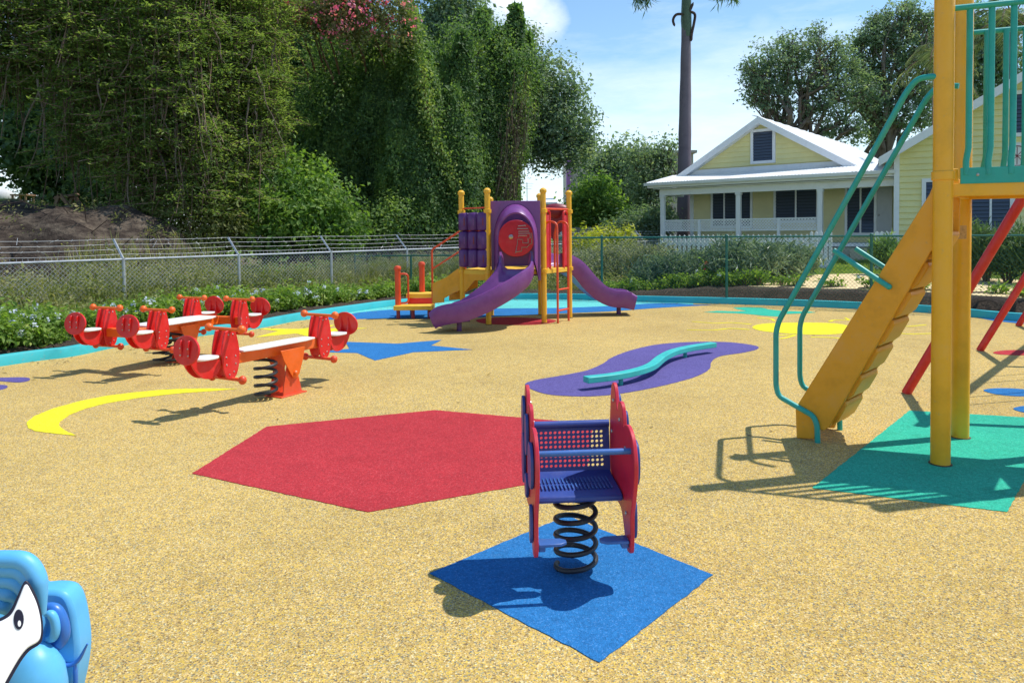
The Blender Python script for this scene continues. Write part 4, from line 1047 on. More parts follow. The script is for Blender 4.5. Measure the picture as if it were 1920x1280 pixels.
# wall behind the porch, boarded
zc = hf.px(1400, 350, 0)[1]
q = B(); boards(q, hf, [(uL, FLR), (uR+1, FLR), (uR+1, 3.6), (uL, 3.6)], KW); hf.rect(q, uL+.01, uR+1, FLR, 3.6, KW+.03, KW+.2)
hf.rect(q, uL, uL+.2, FLR, 3.6, KW+.2, KW+8); q.obj('porch_wall', ysid2, house, W=True, smooth=0)
q = B(); hf.rect(q, uL-.03, uL+.13, FLR, 3.6, KW-.06, KW+.05); q.obj('corner_board', trimw, house, W=True)
def wpx(x0, x1, y0, y1, k, mull, parent=house):
    a, z1 = hf.px(x0, y0, k); b_, _ = hf.px(x1, y0, k); z0 = hf.px(x0, y1, k)[1]; return window(hf, a, b_, z0, z1, k, parent, mull=mull)
wpx(1338, 1381, 361, 424, KW, 1); wpx(1388, 1408, 360, 424, KW, 0); wpx(1456, 1532, 357, 414, KW, 1)
a, z1 = hf.px(1590, 354, KW); b_ = hf.px(1640, 354, KW)[0]; window(hf, a, b_, FLR+.35, z1, KW, house, mull=1)
q = B(); a = hf.px(1644, 354, KW)[0]; b_ = hf.px(1674, 354, KW)[0]; hf.rect(q, a, b_, FLR, z1, KW-.08, KW-.055); dr = q.obj('door', paint('grey_door_paint', (.48,.50,.53), .5, .08), house, W=True, bevel=.005)
q = B(); p = hf.w(a+.09, FLR+1.0, KW-.11); q.ball(p, .035, 10); q.obj('handle', steel, dr, W=True)
# porch posts, beam, ceiling, lattice rails
cols = [hf.px(x, 400, 0)[0] for x in (1243, 1385, 1538)]
zb = hf.px(1385, 361, 0)[1]
for u in cols:
    q = B(); hf.rect(q, u-.085, u+.085, FLR, zb, -.085, .085); q.obj('porch_post', trimw, house, W=True, bevel=.01)
    q = B(); hf.rect(q, u-.11, u+.11, zb-.09, zb-.002, -.11, .11); q.obj('post_cap', trimw, house, W=True, bevel=.01)
q = B(); hf.rect(q, -.12, uE+.2, zb, zb+.26, -.07, .07); hf.rect(q, -.12, -.0, zb, zb+.26, .07, KW-.02); q.obj('porch_beam', trimw, house, W=True, bevel=.008)
q = B(); hf.rect(q, -.3, uE+.2, zb+.263, zb+.285, -.3, KW-.03); q.obj('porch_ceiling', trimw, house, W=True)
def lattice(f, u0, u1, z0, z1, k, parent, name='lattice_rail'):
    q = B(); f.rect(q, u0, u1, z1, z1+.055, k-.04, k+.04); f.rect(q, u0, u1, z0-.05, z0, k-.03, k+.03); f.rect(q, u0, u1, FLR+.10, FLR+.16, k-.03, k+.03)
    o = q.obj(name, trimw, parent, W=True)
    h = z1-z0; L = u1-u0; q = B()
    for sg, kk in ((1, -.008), (-1, .004)):
        s = -h
        while s < L:
            t0 = max(0, -s) if sg == 1 else max(0, s+h-L); t1 = min(h, L-s) if sg == 1 else min(h, s+h)
            if t1-t0 > .03:
                if sg == 1: A_, B__ = (u0+s+t0, z0+t0), (u0+s+t1, z0+t1)
                else: A_, B__ = (u0+s+h-t0, z0+t0), (u0+s+h-t1, z0+t1)
                q.bar(f.w(*A_, k+kk), f.w(*B__, k+kk), .008, .034, f.N.cross(Vector((0,0,1)))) if False else q.bar(f.w(*A_, k+kk), f.w(*B__, k+kk), .034, .010, f.N)
            s += .115
    q.obj('lattice', trimw, o, W=True, smooth=0); return o
zr1 = hf.px(1310, 414, 0)[1]; zr0 = hf.px(1310, 431, 0)[1]; mids = [hf.px(x, 420, 0)[0] for x in (1311, 1460)]
segs = sorted([cols[0]+.09, mids[0]-.05, mids[0]+.05, cols[1]-.09, cols[1]+.09, mids[1]-.05, mids[1]+.05, cols[2]-.09])
for a, b_ in zip(segs[::2], segs[1::2]): lattice(hf, a, b_, zr0, zr1, 0, house)
for u in mids:
    q = B(); hf.rect(q, u-.048, u+.048, FLR, zr1+.06, -.045, .045); q.obj('rail_post', trimw, house, W=True)
lf = Fr(hf.w(cols[0], 0, .09), hf.N); lattice(lf, 0, KW-.3, zr0, zr1, 0, house)
# porch roof: corrugated sheet with gutter and fascia
ze = hf.px(1400, 334, -.35)[1]; zw = hf.px(1400, 321.5, KW)[1]
def corr(q, f, u0, u1, k0, z0, k1, z1, pitch=.12, amp=.014, th=.012):
    n = int((u1-u0)/pitch*4); top = []
    rs = []
    for i in range(n+1):
        u = u0+(u1-u0)*i/n; d = amp*math.sin(2*PI*i/4)
        rs.append([f.w(u, z0+d, k0), f.w(u, z1+d, k1), f.w(u, z1+d-th, k1), f.w(u, z0+d-th, k0)])
    q.rings(rs)
q = B(); corr(q, hf, -.55, uE+.1, -.42, ze+.02, KW+.05, zw+.02); q.obj('porch_roof', roofw, house, W=True, smooth=60)
q = B(); gt = [(-.42-.10, ze-.11), (-.42-.115, ze-.0), (-.42-.10, ze-.0), (-.42-.085, ze-.10), (-.42-.02, ze-.10), (-.42-.005, ze), (-.42+.01, ze), (-.42, ze-.11)]
q.prism([(-a, b) for a, b in gt], hf.w(-.58, 0, 0), -hf.N, (0,0,1), 0, 0) if False else None
rs = [[hf.w(u, z, k) for k, z in gt] for u in (-.6, uE+.1)]; q.rings(rs); q.obj('gutter', trimw, house, W=True)
q = B(); hf.rect(q, -.5, uE+.1, ze-.20, ze-.02, -.395, -.37); hf.rect(q, -.5, uE+.1, ze-.205, ze-.19, -.37, -.07)
hf.rect(q, -.5, -.47, ze-.20, ze-.02, -.37, KW+.2); q.obj('fascia', trimw, house, W=True)
# gable front
apx = hf.px(1428, 222, KW); gL = hf.px(1283, 325, KW); gR = hf.px(1603, 309, KW); uA = apx[0]
half = (gR[0]-gL[0])/2; uA = (gL[0]+gR[0])/2*.5+apx[0]*.5; zA = apx[1]; zG = zw+.02
mL = (zA-zG)/(uA-gL[0]); mR = (zA-zG)/(gR[0]-uA)
q = B(); boards(q, hf, [(gL[0]+.12, zG), (gR[0]-.12, zG), (uA, zA-.12)], KW, .20); q.add([hf.w(gL[0]+.1, zG, KW+.03), hf.w(gR[0]-.1, zG, KW+.03), hf.w(uA, zA-.06, KW+.03)], [(0,1,2)])
q.obj('gable_wall', ysid, house, W=True, smooth=0)
q = B(); hf.rect(q, gL[0]+.35, gR[0]-.3, zG-.03, zG+.16, KW-.08, KW-.05); q.obj('skirt_board', trimw, house, W=True)
a, z1 = hf.px(1414, 249, KW); b_ = hf.px(1450, 249, KW)[0]; z0 = hf.px(1414, 303, KW)[1]; window(hf, a, b_, z0, z1, KW-.02, house, fr=.11)
DEP = 12.5; OV = .45
for sgn, uE_ in ((-1, gL[0]-.35), (1, gR[0]+.30)):
    m_ = mL if sgn < 0 else mR; zE = zA-abs(uE_-uA)*m_
    # roof slope with its seams running down the fall
    n = 48; rs = []; th = .03
    for i in range(n+1):
        k = KW-OV+(DEP+2*OV)*i/n; d = .012*math.sin(2*PI*i/4)
        rs.append([hf.w(uA, zA+.03+d, k), hf.w(uE_, zE+.03+d, k), hf.w(uE_, zE+.01+d, k), hf.w(uA, zA+.01+d, k)])
    q = B(); q.rings(rs); q.obj('roof', roofw, house, W=True, smooth=60)
    q = B(); dz = .27
    vs = [hf.w(uA, zA+.02, KW-OV-.03), hf.w(uE_, zE+.02, KW-OV-.03), hf.w(uE_, zE+.02-dz, KW-OV-.03), hf.w(uA, zA+.02-dz, KW-OV-.03)]
    vs += [p+hf.N*.035 for p in vs]; q.add(vs, [(0,1,2,3),(7,6,5,4),(0,4,5,1),(1,5,6,2),(2,6,7,3),(3,7,4,0)]); q.obj('barge_board', trimw, house, W=True)
    q = B(); vs = [hf.w(uA, zA-.22, KW-OV), hf.w(uE_, zE-.22, KW-OV), hf.w(uE_, zE-.22, KW-.03), hf.w(uA, zA-.22, KW-.03)]; vs += [p+Vector((0,0,.015)) for p in vs]
    q.add(vs, [(0,1,2,3),(7,6,5,4),(0,4,5,1),(1,5,6,2),(2,6,7,3),(3,7,4,0)]); q.obj('soffit', trimw, house, W=True)
# side and back walls of the gabled room
q = B(); hf.rect(q, gR[0]-.2, gR[0]-.05, FLR, zA-(gR[0]-.05-uA)*mR-.1, KW+.2, KW+DEP); hf.rect(q, uL, gR[0], FLR, zG, KW+DEP-.2, KW+DEP); q.obj('side_wall', ysid, house, W=True)
q = B(); hf.rect(q, uE-1.2, uE-.1, 0, FLR-.16, -.9, .05); 
for k in range(4): hf.rect(q, uE-2.4, uE-1.3, 0, FLR-.16-.22*k, -.3-.3*k, -.3*k+.05-.02) if k == 0 else hf.rect(q, uE-2.4, uE-1.3, 0, FLR-.16-.22*k, -.3-.3*k, -.302-.3*(k-1))
q.obj('front_step', plinth, house, W=True)

# second house at the right
g0 = C0+ray(1678, 424.5)*(24.6/ray(1678, 424).y); rf = Fr((g0.x, g0.y, 0), (.90, -.435, 0))
h2 = thing('timber_house', 'pale yellow timber house with louvred windows, partly hidden by the yellow tower', 'house', rf.O)
uw = 8.6; (ua, za), (ub, zb2) = rf.px(1650, 296, -.4), rf.px(1925, 132, -.4); m2 = (zb2-za)/(ub-ua); zE = za+(0-ua)*m2; uP = 6.4; zP = zE+uP*m2
def rz_(u): return zE+u*m2 if u < uP else zP-(u-uP)*m2
q = B(); boards(q, rf, [(0, .85), (uw+4.2, .85), (uw+4.2, rz_(uw+4.2)-.12), (uP, zP-.12), (0, zE-.12)], 0, .20); q.prism([(0.02, .85), (uw+4.1, .85), (uw+4.1, rz_(uw+4.1)-.14), (uP, zP-.14), (0.02, zE-.14)], rf.O, rf.U, (0,0,1), -.25, -.03)
rf.rect(q, 0, .2, .85, zE-.12, .25, 10); q.obj('wall', ysid, h2, W=True, smooth=0)
q = B(); rf.rect(q, .03, uw+4.1, 0, .85, .02, 10); q.obj('base_wall', plinth, h2, W=True)
q = B(); rf.rect(q, -.04, .12, .8, zE-.15, -.06, .1); q.obj('corner_board', trimw, h2, W=True)
for s0, s1 in ((-.5, uP), (uP, uw+4.7)):
    n = 40; rs = []
    for i in range(n+1):
        k = -.5+10.8*i/n; d = .012*math.sin(2*PI*i/4); rs.append([rf.w(s0, rz_(s0)+.03+d, k), rf.w(s1, rz_(s1)+.03+d, k), rf.w(s1, rz_(s1)+.01+d, k), rf.w(s0, rz_(s0)+.01+d, k)])
    q = B(); q.rings(rs); q.obj('roof', roofw, h2, W=True, smooth=60)
    q = B(); vs = [rf.w(s0, rz_(s0)+.02, -.53), rf.w(s1, rz_(s1)+.02, -.53), rf.w(s1, rz_(s1)-.26, -.53), rf.w(s0, rz_(s0)-.26, -.53)]; vs += [p+rf.N*.035 for p in vs]
    q.add(vs, [(0,1,2,3),(7,6,5,4),(0,4,5,1),(1,5,6,2),(2,6,7,3),(3,7,4,0)]); q.obj('barge_board', trimw, h2, W=True)
    q = B(); vs = [rf.w(s0, rz_(s0)-.24, -.5), rf.w(s1, rz_(s1)-.24, -.5), rf.w(s1, rz_(s1)-.24, -.02), rf.w(s0, rz_(s0)-.24, -.02)]; vs += [p+Vector((0,0,.02)) for p in vs]
    q.add(vs, [(0,1,2,3),(7,6,5,4),(0,4,5,1),(1,5,6,2),(2,6,7,3),(3,7,4,0)]); q.obj('soffit', trimw, h2, W=True)
def wp2(x0, x1, y0, y1, mull):
    a, z1 = rf.px(x0, y0); b_ = rf.px(x1, y0)[0]; z0 = rf.px(x0, y1)[1]; window(rf, a, b_, z0, z1, 0, h2, mull=mull, fr=.12)
wp2(1736, 1768, 342, 392, 0); wp2(1822, 1893, 352, 437, 1); wp2(1905, 1960, 178, 250, 0); wp2(1946, 2010, 352, 437, 1)
q = B(); c_ = rf.px(1906, 293); q.prism(ell(.36, .42, 32, c_), rf.O+rf.N*(-.075), rf.U, (0,0,1), -.02, .02)
pq = q.obj('round_plaque', whitep, h2, W=True, bevel=.006)
q = B(); ring = [rf.w(c_[0]+.27*math.cos(a), c_[1]+.31*math.sin(a), -.105) for a in [2*PI*i/24 for i in range(24)]]; q.tube(ring, .014, 6, closed=True)
for i in range(4): a = PI*i/4; q.tube([rf.w(c_[0]-.24*math.cos(a), c_[1]-.28*math.sin(a), -.10), rf.w(c_[0]+.24*math.cos(a), c_[1]+.28*math.sin(a), -.10)], .009, 6)
q.obj('plaque_emblem', maroon, pq, W=True)

# ------------------------------------------------------------------ picket fence and gate
pa, pb = DP(1240, 446, 25.6), DP(1513, 442, 23.0); pa.z = pb.z = 0
pf = thing('picket_fence', 'white picket fence behind the oleander bushes in front of the porch', 'fence', pa)
d = (pb-pa); L = d.length; d.normalize(); n = int(L/.165); dn = Vector((-d.y, d.x, 0))
gz = .35; pt = 1.6+ .0
ztop = DP(1300, 440, 25.0).z
for i in range(n+1):
    p = pa+d*(i*L/n); q = B(); w2 = .05
    q.prism([(-w2, gz), (w2, gz), (w2, ztop-.07), (0, ztop), (-w2, ztop-.07)], p, d, (0,0,1), -.01, .01); q.obj('picket', trimw, pf, W=True, smooth=0)
for z in (gz+.18, ztop-.25): q = B(); q.bar(pa+dn*.035+Vector((0,0,z)), pb+dn*.035+Vector((0,0,z)), .03, .08); q.obj('rail', trimw, pf, W=True)
ga, gb = DP(1519, 440, 22.6), DP(1560, 440, 22.2); gz0 = DP(1540, 509, 22.4).z; gz1 = DP(1540, 433, 22.4).z
ga.z = gb.z = 0; gt_ = thing('picket_gate', 'white picket gate with a diagonal brace, standing at the sandy path', 'gate', ga)
d = (gb-ga); L = d.length; d.normalize(); dn = Vector((-d.y, d.x, 0))
for i in range(5):
    p = ga+d*(.04+(L-.08)*i/4); q = B(); q.prism([(-.045, gz0), (.045, gz0), (.045, gz1-.06), (0, gz1), (-.045, gz1-.06)], p, d, (0,0,1), -.01, .01); q.obj('picket', trimw, gt_, W=True, smooth=0)
A0, A1 = ga+Vector((0,0,gz0+.15)), gb+Vector((0,0,gz0+.15)); B0, B1 = ga+Vector((0,0,gz1-.25)), gb+Vector((0,0,gz1-.25))
for a, b_ in ((A0, A1), (B0, B1), (A1, B0)): q = B(); q.bar(a-dn*.03, b_-dn*.03, .03, .09); q.obj('brace', trimw, gt_, W=True)
for x, Y, lab in ((1655, 21.6, 'white picket panel to the right of the sandy path'),):
    a, b_ = DP(1644, 440, Y), DP(1672, 440, Y-.2); a.z = b_.z = 0; t = thing('picket_fence', lab, 'fence', a); d = (b_-a); L = d.length; d.normalize()
    z1 = DP(1655, 433, Y).z
    for i in range(4): p = a+d*(L*i/3); q = B(); q.prism([(-.06, .3), (.06, .3), (.06, z1-.06), (0, z1), (-.06, z1-.06)], p, d, (0,0,1), -.01, .01); q.obj('picket', trimw, t, W=True, smooth=0)
    q = B(); q.bar(a+Vector((0,0,z1-.3))+Vector((-d.y, d.x, 0))*.03, b_+Vector((0,0,z1-.3))+Vector((-d.y, d.x, 0))*.03, .03, .08); q.obj('rail', trimw, t, W=True)

# ------------------------------------------------------------------ far buildings
def farbox(name, label, cat, x0, x1, ytop, Y, wallm, dep=8, zb_=0, extra=None):
    a, b_ = DP(x0, ytop, Y), DP(x1, ytop, Y); z = a.z; t = thing(name, label, cat, ((a.x+b_.x)/2, Y, 0))
    q = B(); q.box(((a.x+b_.x)/2, Y+dep/2, (z+zb_)/2), (b_.x-a.x, dep, z-zb_)); q.obj('wall', wallm, t, W=True); return t, a, b_, z
cream = paint('cream_render', (.56, .50, .42), .85, .1, .2, dirt=.3, scale=.5); lil = paint('lilac_paint', (.34, .16, .36), .7, .1, .3)
t, a, b_, z = farbox('apartment_block', 'tall cream building with a lilac edge behind the drooping tree', 'building', 1068, 1300, 290, 62, cream)
q = B(); q.box((a.x-.12, 61.9, z/2+.2), (.35, .5, z+.4)); q.obj('edge_column', lil, t, W=True)
q = B(); q.box(((a.x+b_.x)/2, 66, z+.12), (b_.x-a.x+.5, 8.6, .22)); q.obj('roof', cream, t, W=True)
for i in range(4):
    for j in range(2):
        q = B(); q.box((a.x+2+i*2.6, 61.97, z-1.9-j*3), (1.1, .12, 1.3)); q.obj('window', glassd, t, W=True)
greyw = paint('grey_fence_boards', (.33, .32, .31), .85, .15, .2, dirt=.4, scale=2)
t, a, b_, z = farbox('garden_shed', 'low white shed roof beyond the fence, left of the dark trees', 'shed', 1076, 1137, 408, 38, paint('shed_wall', (.42, .40, .38), .8, .1), dep=3)
q = B(); q.box(((a.x+b_.x)/2, 39.4, z+.1), (b_.x-a.x+.5, 3.6, .14)); q.obj('roof', roofw, t, W=True)
q = B(); q.box((a.x+.7, 37.97, z-.75), (.5, .1, .7)); q.obj('window', glassd, t, W=True)
t, a, b_, z = farbox('warehouse', 'long low building with a white roof seen above the purple slide hood', 'building', 935, 1030, 381, 58, paint('warehouse_wall', (.38, .37, .36), .8, .1), dep=10)
q = B(); q.add([(a.x-.6, 57.4, z), (b_.x+.6, 57.4, z), (b_.x+.6, 63, z+.55), (a.x-.6, 63, z+.55), (a.x-.6, 68.6, z), (b_.x+.6, 68.6, z), (a.x-.6, 57.4, z-.15), (b_.x+.6, 57.4, z-.15), (a.x-.6, 68.6, z-.15), (b_.x+.6, 68.6, z-.15)], [(0,1,2,3),(3,2,5,4),(0,6,7,1),(4,5,9,8),(6,8,9,7),(0,3,4,8,6),(1,7,9,5,2)]); q.obj('roof', roofw, t, W=True, smooth=0)
for i in range(4): q = B(); q.box((a.x+.8+i*1.0, 57.98, z-1.2), (.5, .08, .7)); q.obj('window', glassd, t, W=True)
a = DP(988, 342, 57); t = thing('antenna', 'thin television aerial above the white roof', 'antenna', (a.x, 57, 0)); q = B(); q.tube([(a.x, 57, 0), (a.x, 57, a.z)], .03, 6); q.obj('mast', steel, t, W=True)
for k, w_ in enumerate((.5, .42, .35)): q = B(); q.bar((a.x-w_, 57, a.z-.1-.2*k), (a.x+w_, 57, a.z-.1-.2*k), .02, .02); q.obj('element', steel, t, W=True)
t = thing('board_fence', 'weathered grey board fence beyond the yard', 'fence', DP(1130, 425, 34)*Vector((1, 1, 0)) if False else Vector((4.2, 34, 0)))
for i in range(34):
    x = 2.2+i*.155; q = B(); q.box((x, 34+.002*(i % 3), .85+.03*math.sin(i*3.1)), (.145, .02, 1.7)); q.obj('board', greyw, t, W=True)
# little flat-roofed carport
a = DP(1072, 400, 40); t = thing('carport', 'small flat white canopy on thin posts behind the slide structure', 'carport', (a.x+.7, 40, 0))
q = B(); q.box((a.x+.9, 41, 1.6+(429-401)*40/F), (1.9, 2.2, .10)); q.obj('roof', roofw, t, W=True)
for dx, dy in ((.1, 0), (1.7, 0), (.1, 2), (1.7, 2)): q = B(); q.box((a.x+dx, 40+dy, 1.18), (.09, .09, 2.36)); q.obj('post', trimw, t, W=True)
# timber A-frame on the bank
wood = paint('weathered_timber', (.30, .19, .12), .85, .25, .2, dirt=.3, scale=5)
Yw = 22.6; T0, T1 = DP(112, 364, Yw), DP(138, 366, Yw+1.0)
t = thing('timber_trestle', 'weathered timber A-frame trestle standing on top of the earth bank', 'trestle', (T0.x, Yw, 2.2))
for a, b_ in ((DP(93, 408, Yw), T0), (DP(152, 408, Yw), T0), (DP(116, 411, Yw+1), T1), (DP(170, 404, Yw+1), T1), (T0-Vector((.15,0,0)), T1+Vector((.15,0,0)))):
    q = B(); a = Vector(a); a.z -= .12; q.bar(a, b_, .09, .09, (0, 1, 0)); q.obj('beam', wood, t, W=True)
# bench table far left
a = DP(43, 366, 25); t = thing('garden_table', 'small dark garden table on the lawn at the far left', 'table', (a.x, 25, a.z-.7)); top = a.z
q = B(); q.box((a.x, 25, top), (.55, .5, .05)); q.obj('top', wood, t, W=True)
for dx in (-.22, .22):
    for dy in (-.2, .2): q = B(); q.box((a.x+dx, 25+dy, top-.32), (.05, .05, .6)); q.obj('leg', wood, t, W=True)
a = DP(4, 362, 27); t = thing('white_rock', 'pale rounded rock at the left edge of the lawn', 'rock', (a.x, 27, 2.5)); 
t['label'] = 'pale rounded boulder at the left edge of the lawn'
q = B(); q.ball((a.x-.05, 27, a.z-.15), .42, 16, (1.1, 1, .8)); q.obj('boulder', paint('pale_stone', (.62,.64,.66), .9, .15), t, W=True)
a = DP(133, 404, 22.4); t = thing('sand_heap', 'small bright sand heap under the timber trestle', 'heap', (a.x, 22.4, a.z-.1)); q = B(); q.ball((a.x, 22.4, a.z-.09), .28, 16, (1.0, .9, .45)); q.obj('heap', paint('white_sand', (.72,.66,.55), .95, .1), t, W=True)
# ------------------------------------------------------------------ vegetation
bark = paint('grey_bark', (.17, .13, .10), .95, .4, .1, dirt=.3, bmp=.6, scale=3)
barkd = paint('dark_bark', (.075, .05, .042), .95, .4, .1, dirt=.2, bmp=.6, scale=3)
twigm = paint('twig_brown', (.20, .13, .095), .95, .4, .1, dirt=.2, bmp=0, scale=2)
FO = dict(
 feather=foliage('feathery_leaf', [(.075,.12,.042),(.13,.20,.06),(.21,.29,.085),(.34,.39,.14)], .52),
 vine=foliage('vine_leaf', [(.058,.115,.050),(.11,.195,.070),(.18,.28,.085),(.30,.39,.115)], .5),
 dark=foliage('dark_leaf', [(.035,.070,.034),(.07,.125,.052),(.115,.19,.07),(.18,.25,.09)], .42),
 bush=foliage('bright_bush_leaf', [(.055,.12,.028),(.11,.21,.045),(.19,.31,.06),(.32,.42,.10)], .48),
 bed=foliage('bed_leaf', [(.07,.125,.028),(.15,.25,.045),(.25,.37,.065),(.40,.46,.12)], .48),
 olean=foliage('oleander_leaf', [(.060,.105,.078),(.12,.18,.135),(.21,.28,.21),(.42,.48,.38)], .32, .35),
 grey=foliage('grey_shrub_leaf', [(.12,.14,.085),(.20,.225,.14),(.30,.32,.21),(.42,.43,.32)], .38),
 far=foliage('far_tree_leaf', [(.085,.14,.105),(.145,.22,.15),(.22,.30,.19),(.33,.38,.23)], .45),  # lighter bluish greens stand in for haze over the distant trees
 lime=foliage('lime_leaf', [(.16,.19,.03),(.30,.34,.04),(.48,.48,.07),(.60,.52,.10)], .4),
 grass=foliage('grass_blade', [(.10,.15,.03),(.19,.28,.045),(.31,.39,.08),(.44,.42,.18)], .45),
 weed=foliage('weed_blade', [(.10,.12,.035),(.19,.22,.065),(.29,.30,.12),(.42,.36,.20)], .4),
 palm=foliage('palm_leaf', [(.05,.08,.03),(.11,.15,.055),(.20,.24,.09),(.34,.35,.18)], .35, .4))
pinkm = foliage('pink_bract', [(.66,.08,.24),(.80,.15,.36),(.86,.26,.46),(.88,.40,.56)], .5)
bluefl = foliage('pale_blue_petal', [(.42,.48,.70),(.55,.60,.82),(.68,.72,.88),(.80,.82,.92)], .3)
pinkfl = foliage('pink_petal', [(.7,.06,.15),(.8,.1,.2)], .3)

def clump_leaves(C, R, nsub, nleaf, rs, rng, size, asp=.5, shell=.5, upw=.35, axis=None, flat=1.0, outw=.7):
    """C (k,3) centres, R (k,3) radii -> leaf geometry with its per-leaf tint"""
    C = np.asarray(C, float); R = np.asarray(R, float); k = len(C)
    w_ = (R.prod(1)**(2/3)); w_ = w_/w_.sum(); idx = rng.choice(k, nsub, p=w_)
    d = unit(rng.normal(size=(nsub, 3))); u = (shell+(1-shell)*rng.random(nsub))**.7
    S = C[idx]+d*R[idx]*u[:, None]; N0 = unit(d/R[idx])
    n = nsub*nleaf; si = np.repeat(np.arange(nsub), nleaf)
    sz = rs*(.6+.8*rng.random(nsub))[si]
    P = S[si]+rng.normal(size=(n, 3))*sz[:, None]*np.array([1, 1, flat])
    N = N0[si]*outw+rng.normal(size=(n, 3))*.55+np.array([0, 0, upw])
    L = size*(.45+1.1*rng.random(n)**1.6)
    V, Fq = leafgeo(P, N, L, L*asp, rng, axis)
    v = np.clip(.55*rng.random(nsub)[si]+.45*rng.random(n), 0, 1)
    return V, Fq, v, S
def merge(parts):
    Vs, Fs, vs, o = [], [], [], 0
    for V, Fq, v in parts: Vs.append(V); Fs.append(Fq+o); vs.append(v); o += len(V)
    return np.concatenate(Vs), np.concatenate(Fs), np.concatenate(vs)
def limb(q, a, b, r0, r1, rng, wob=.12, n=7, sag=0):
    a = Vector(a); b = Vector(b); L = (b-a).length; pts = []; rs = []
    for i in range(n+1):
        t = i/n; p = a.lerp(b, t); w_ = math.sin(PI*t)*L*wob
        pts.append(p+Vector((rng.normal()*w_*.5, rng.normal()*w_*.5, rng.normal()*w_*.3+math.sin(PI*t)*L*(.12-sag)))); rs.append(r0+(r1-r0)*t)
    q.tube(pts, rs, 6, caps=True); return pts
def tree(name, label, cat, base, clumps, leaf, rng, trunk_r=.2, fork=.35, bark_=None, nsub=400, nleaf=28, rs=.22, size=.16, asp=.5, group=None, upw=.35, twigs=0, top=None, shell=.5, axis=None, flat=1.0, extra=None):
    """clumps: (point, radius) or (point, (rx, ry, rz))"""
    base = Vector(base); t = thing(name, label, cat, base, 0, group)
    C = np.array([c[0] for c in clumps]); R = np.array([(c[1],)*3 if isinstance(c[1], (int, float)) else c[1] for c in clumps], float)
    m_ = C.mean(0); top = Vector(top) if top else Vector((m_[0]*.5+base.x*.5, m_[1]*.5+base.y*.5, base.z+(C[:, 2].max()-base.z)*fork))
    q = B(); tp = []
    for i in range(9):
        s = i/8; p = base.lerp(top, s); tp.append(p+Vector((math.sin(s*4+base.x)*trunk_r*.5*s, math.cos(s*3)*trunk_r*.4*s, 0)))
    q.tube(tp, [trunk_r*(1.35-.35*min(1, i*.5) if i < 3 else 1-.05*i) for i in range(9)], 10)
    for i in range(len(C)): 
        L = (Vector(C[i])-tp[-1]).length; st = tp[-1] if i % 3 else tp[-2]
        p = limb(q, st, C[i], trunk_r*(.5 if L > 1 else .3), .02+trunk_r*.1, rng)
        for j in range(twigs):
            d = unit(rng.normal(size=(1, 3)))[0]*R[i]*.9; e = Vector(C[i])+Vector(d)
            limb(q, p[4+j % 3], e, trunk_r*.14+.01, .008, rng, .1, 4)
    q.obj('trunk', bark_ or bark, t, W=True, smooth=60)
    V, Fq, v, S = clump_leaves(C, R, nsub, nleaf, rs, rng, size, asp, shell=shell, upw=upw, axis=axis, flat=flat)
    parts = [(V, Fq, v)]
    if extra: parts += extra
    V, Fq, v = merge(parts)
    nmesh('crown', V-np.array(base), Fq, FO[leaf] if isinstance(leaf, str) else leaf, t, v)
    return t
def strands(starts, lens, rng, size, asp=.28, per=26, spread=.16, drift=.25):
    """hanging twigs with small leaves: returns leaf parts and twig wires"""
    n = len(starts); S = np.asarray(starts, float); L = np.asarray(lens, float)
    dr = rng.normal(size=(n, 3))*drift; dr[:, 2] = 0
    t = rng.random((n, per)); 
    P = S[:, None, :]+np.stack([0*t, 0*t, -t*L[:, None]], -1)+dr[:, None, :]*(t**1.5)[..., None]*L[:, None, None]*.5
    P = P.reshape(-1, 3)+rng.normal(size=(n*per, 3))*np.array([spread, spread, .05])
    N = rng.normal(size=P.shape)*.5+np.array([0, 0, .9]); l = size*(.6+.8*rng.random(len(P)))
    V, Fq = leafgeo(P, N, l, l*asp, rng)
    v = np.clip(.55*np.repeat(rng.random(n), per)+.45*rng.random(n*per), 0, 1)
    segs = []
    for k in range(4):
        a = S+np.stack([0*L, 0*L, -L*k/4], -1)+dr*((k/4)**1.5)*L[:, None]*.5; b = S+np.stack([0*L, 0*L, -L*(k+1)/4], -1)+dr*(((k+1)/4)**1.5)*L[:, None]*.5
        segs.append(np.stack([a, b], 1))
    return (V, Fq, v), np.concatenate(segs)

g1 = np.random.default_rng(21)
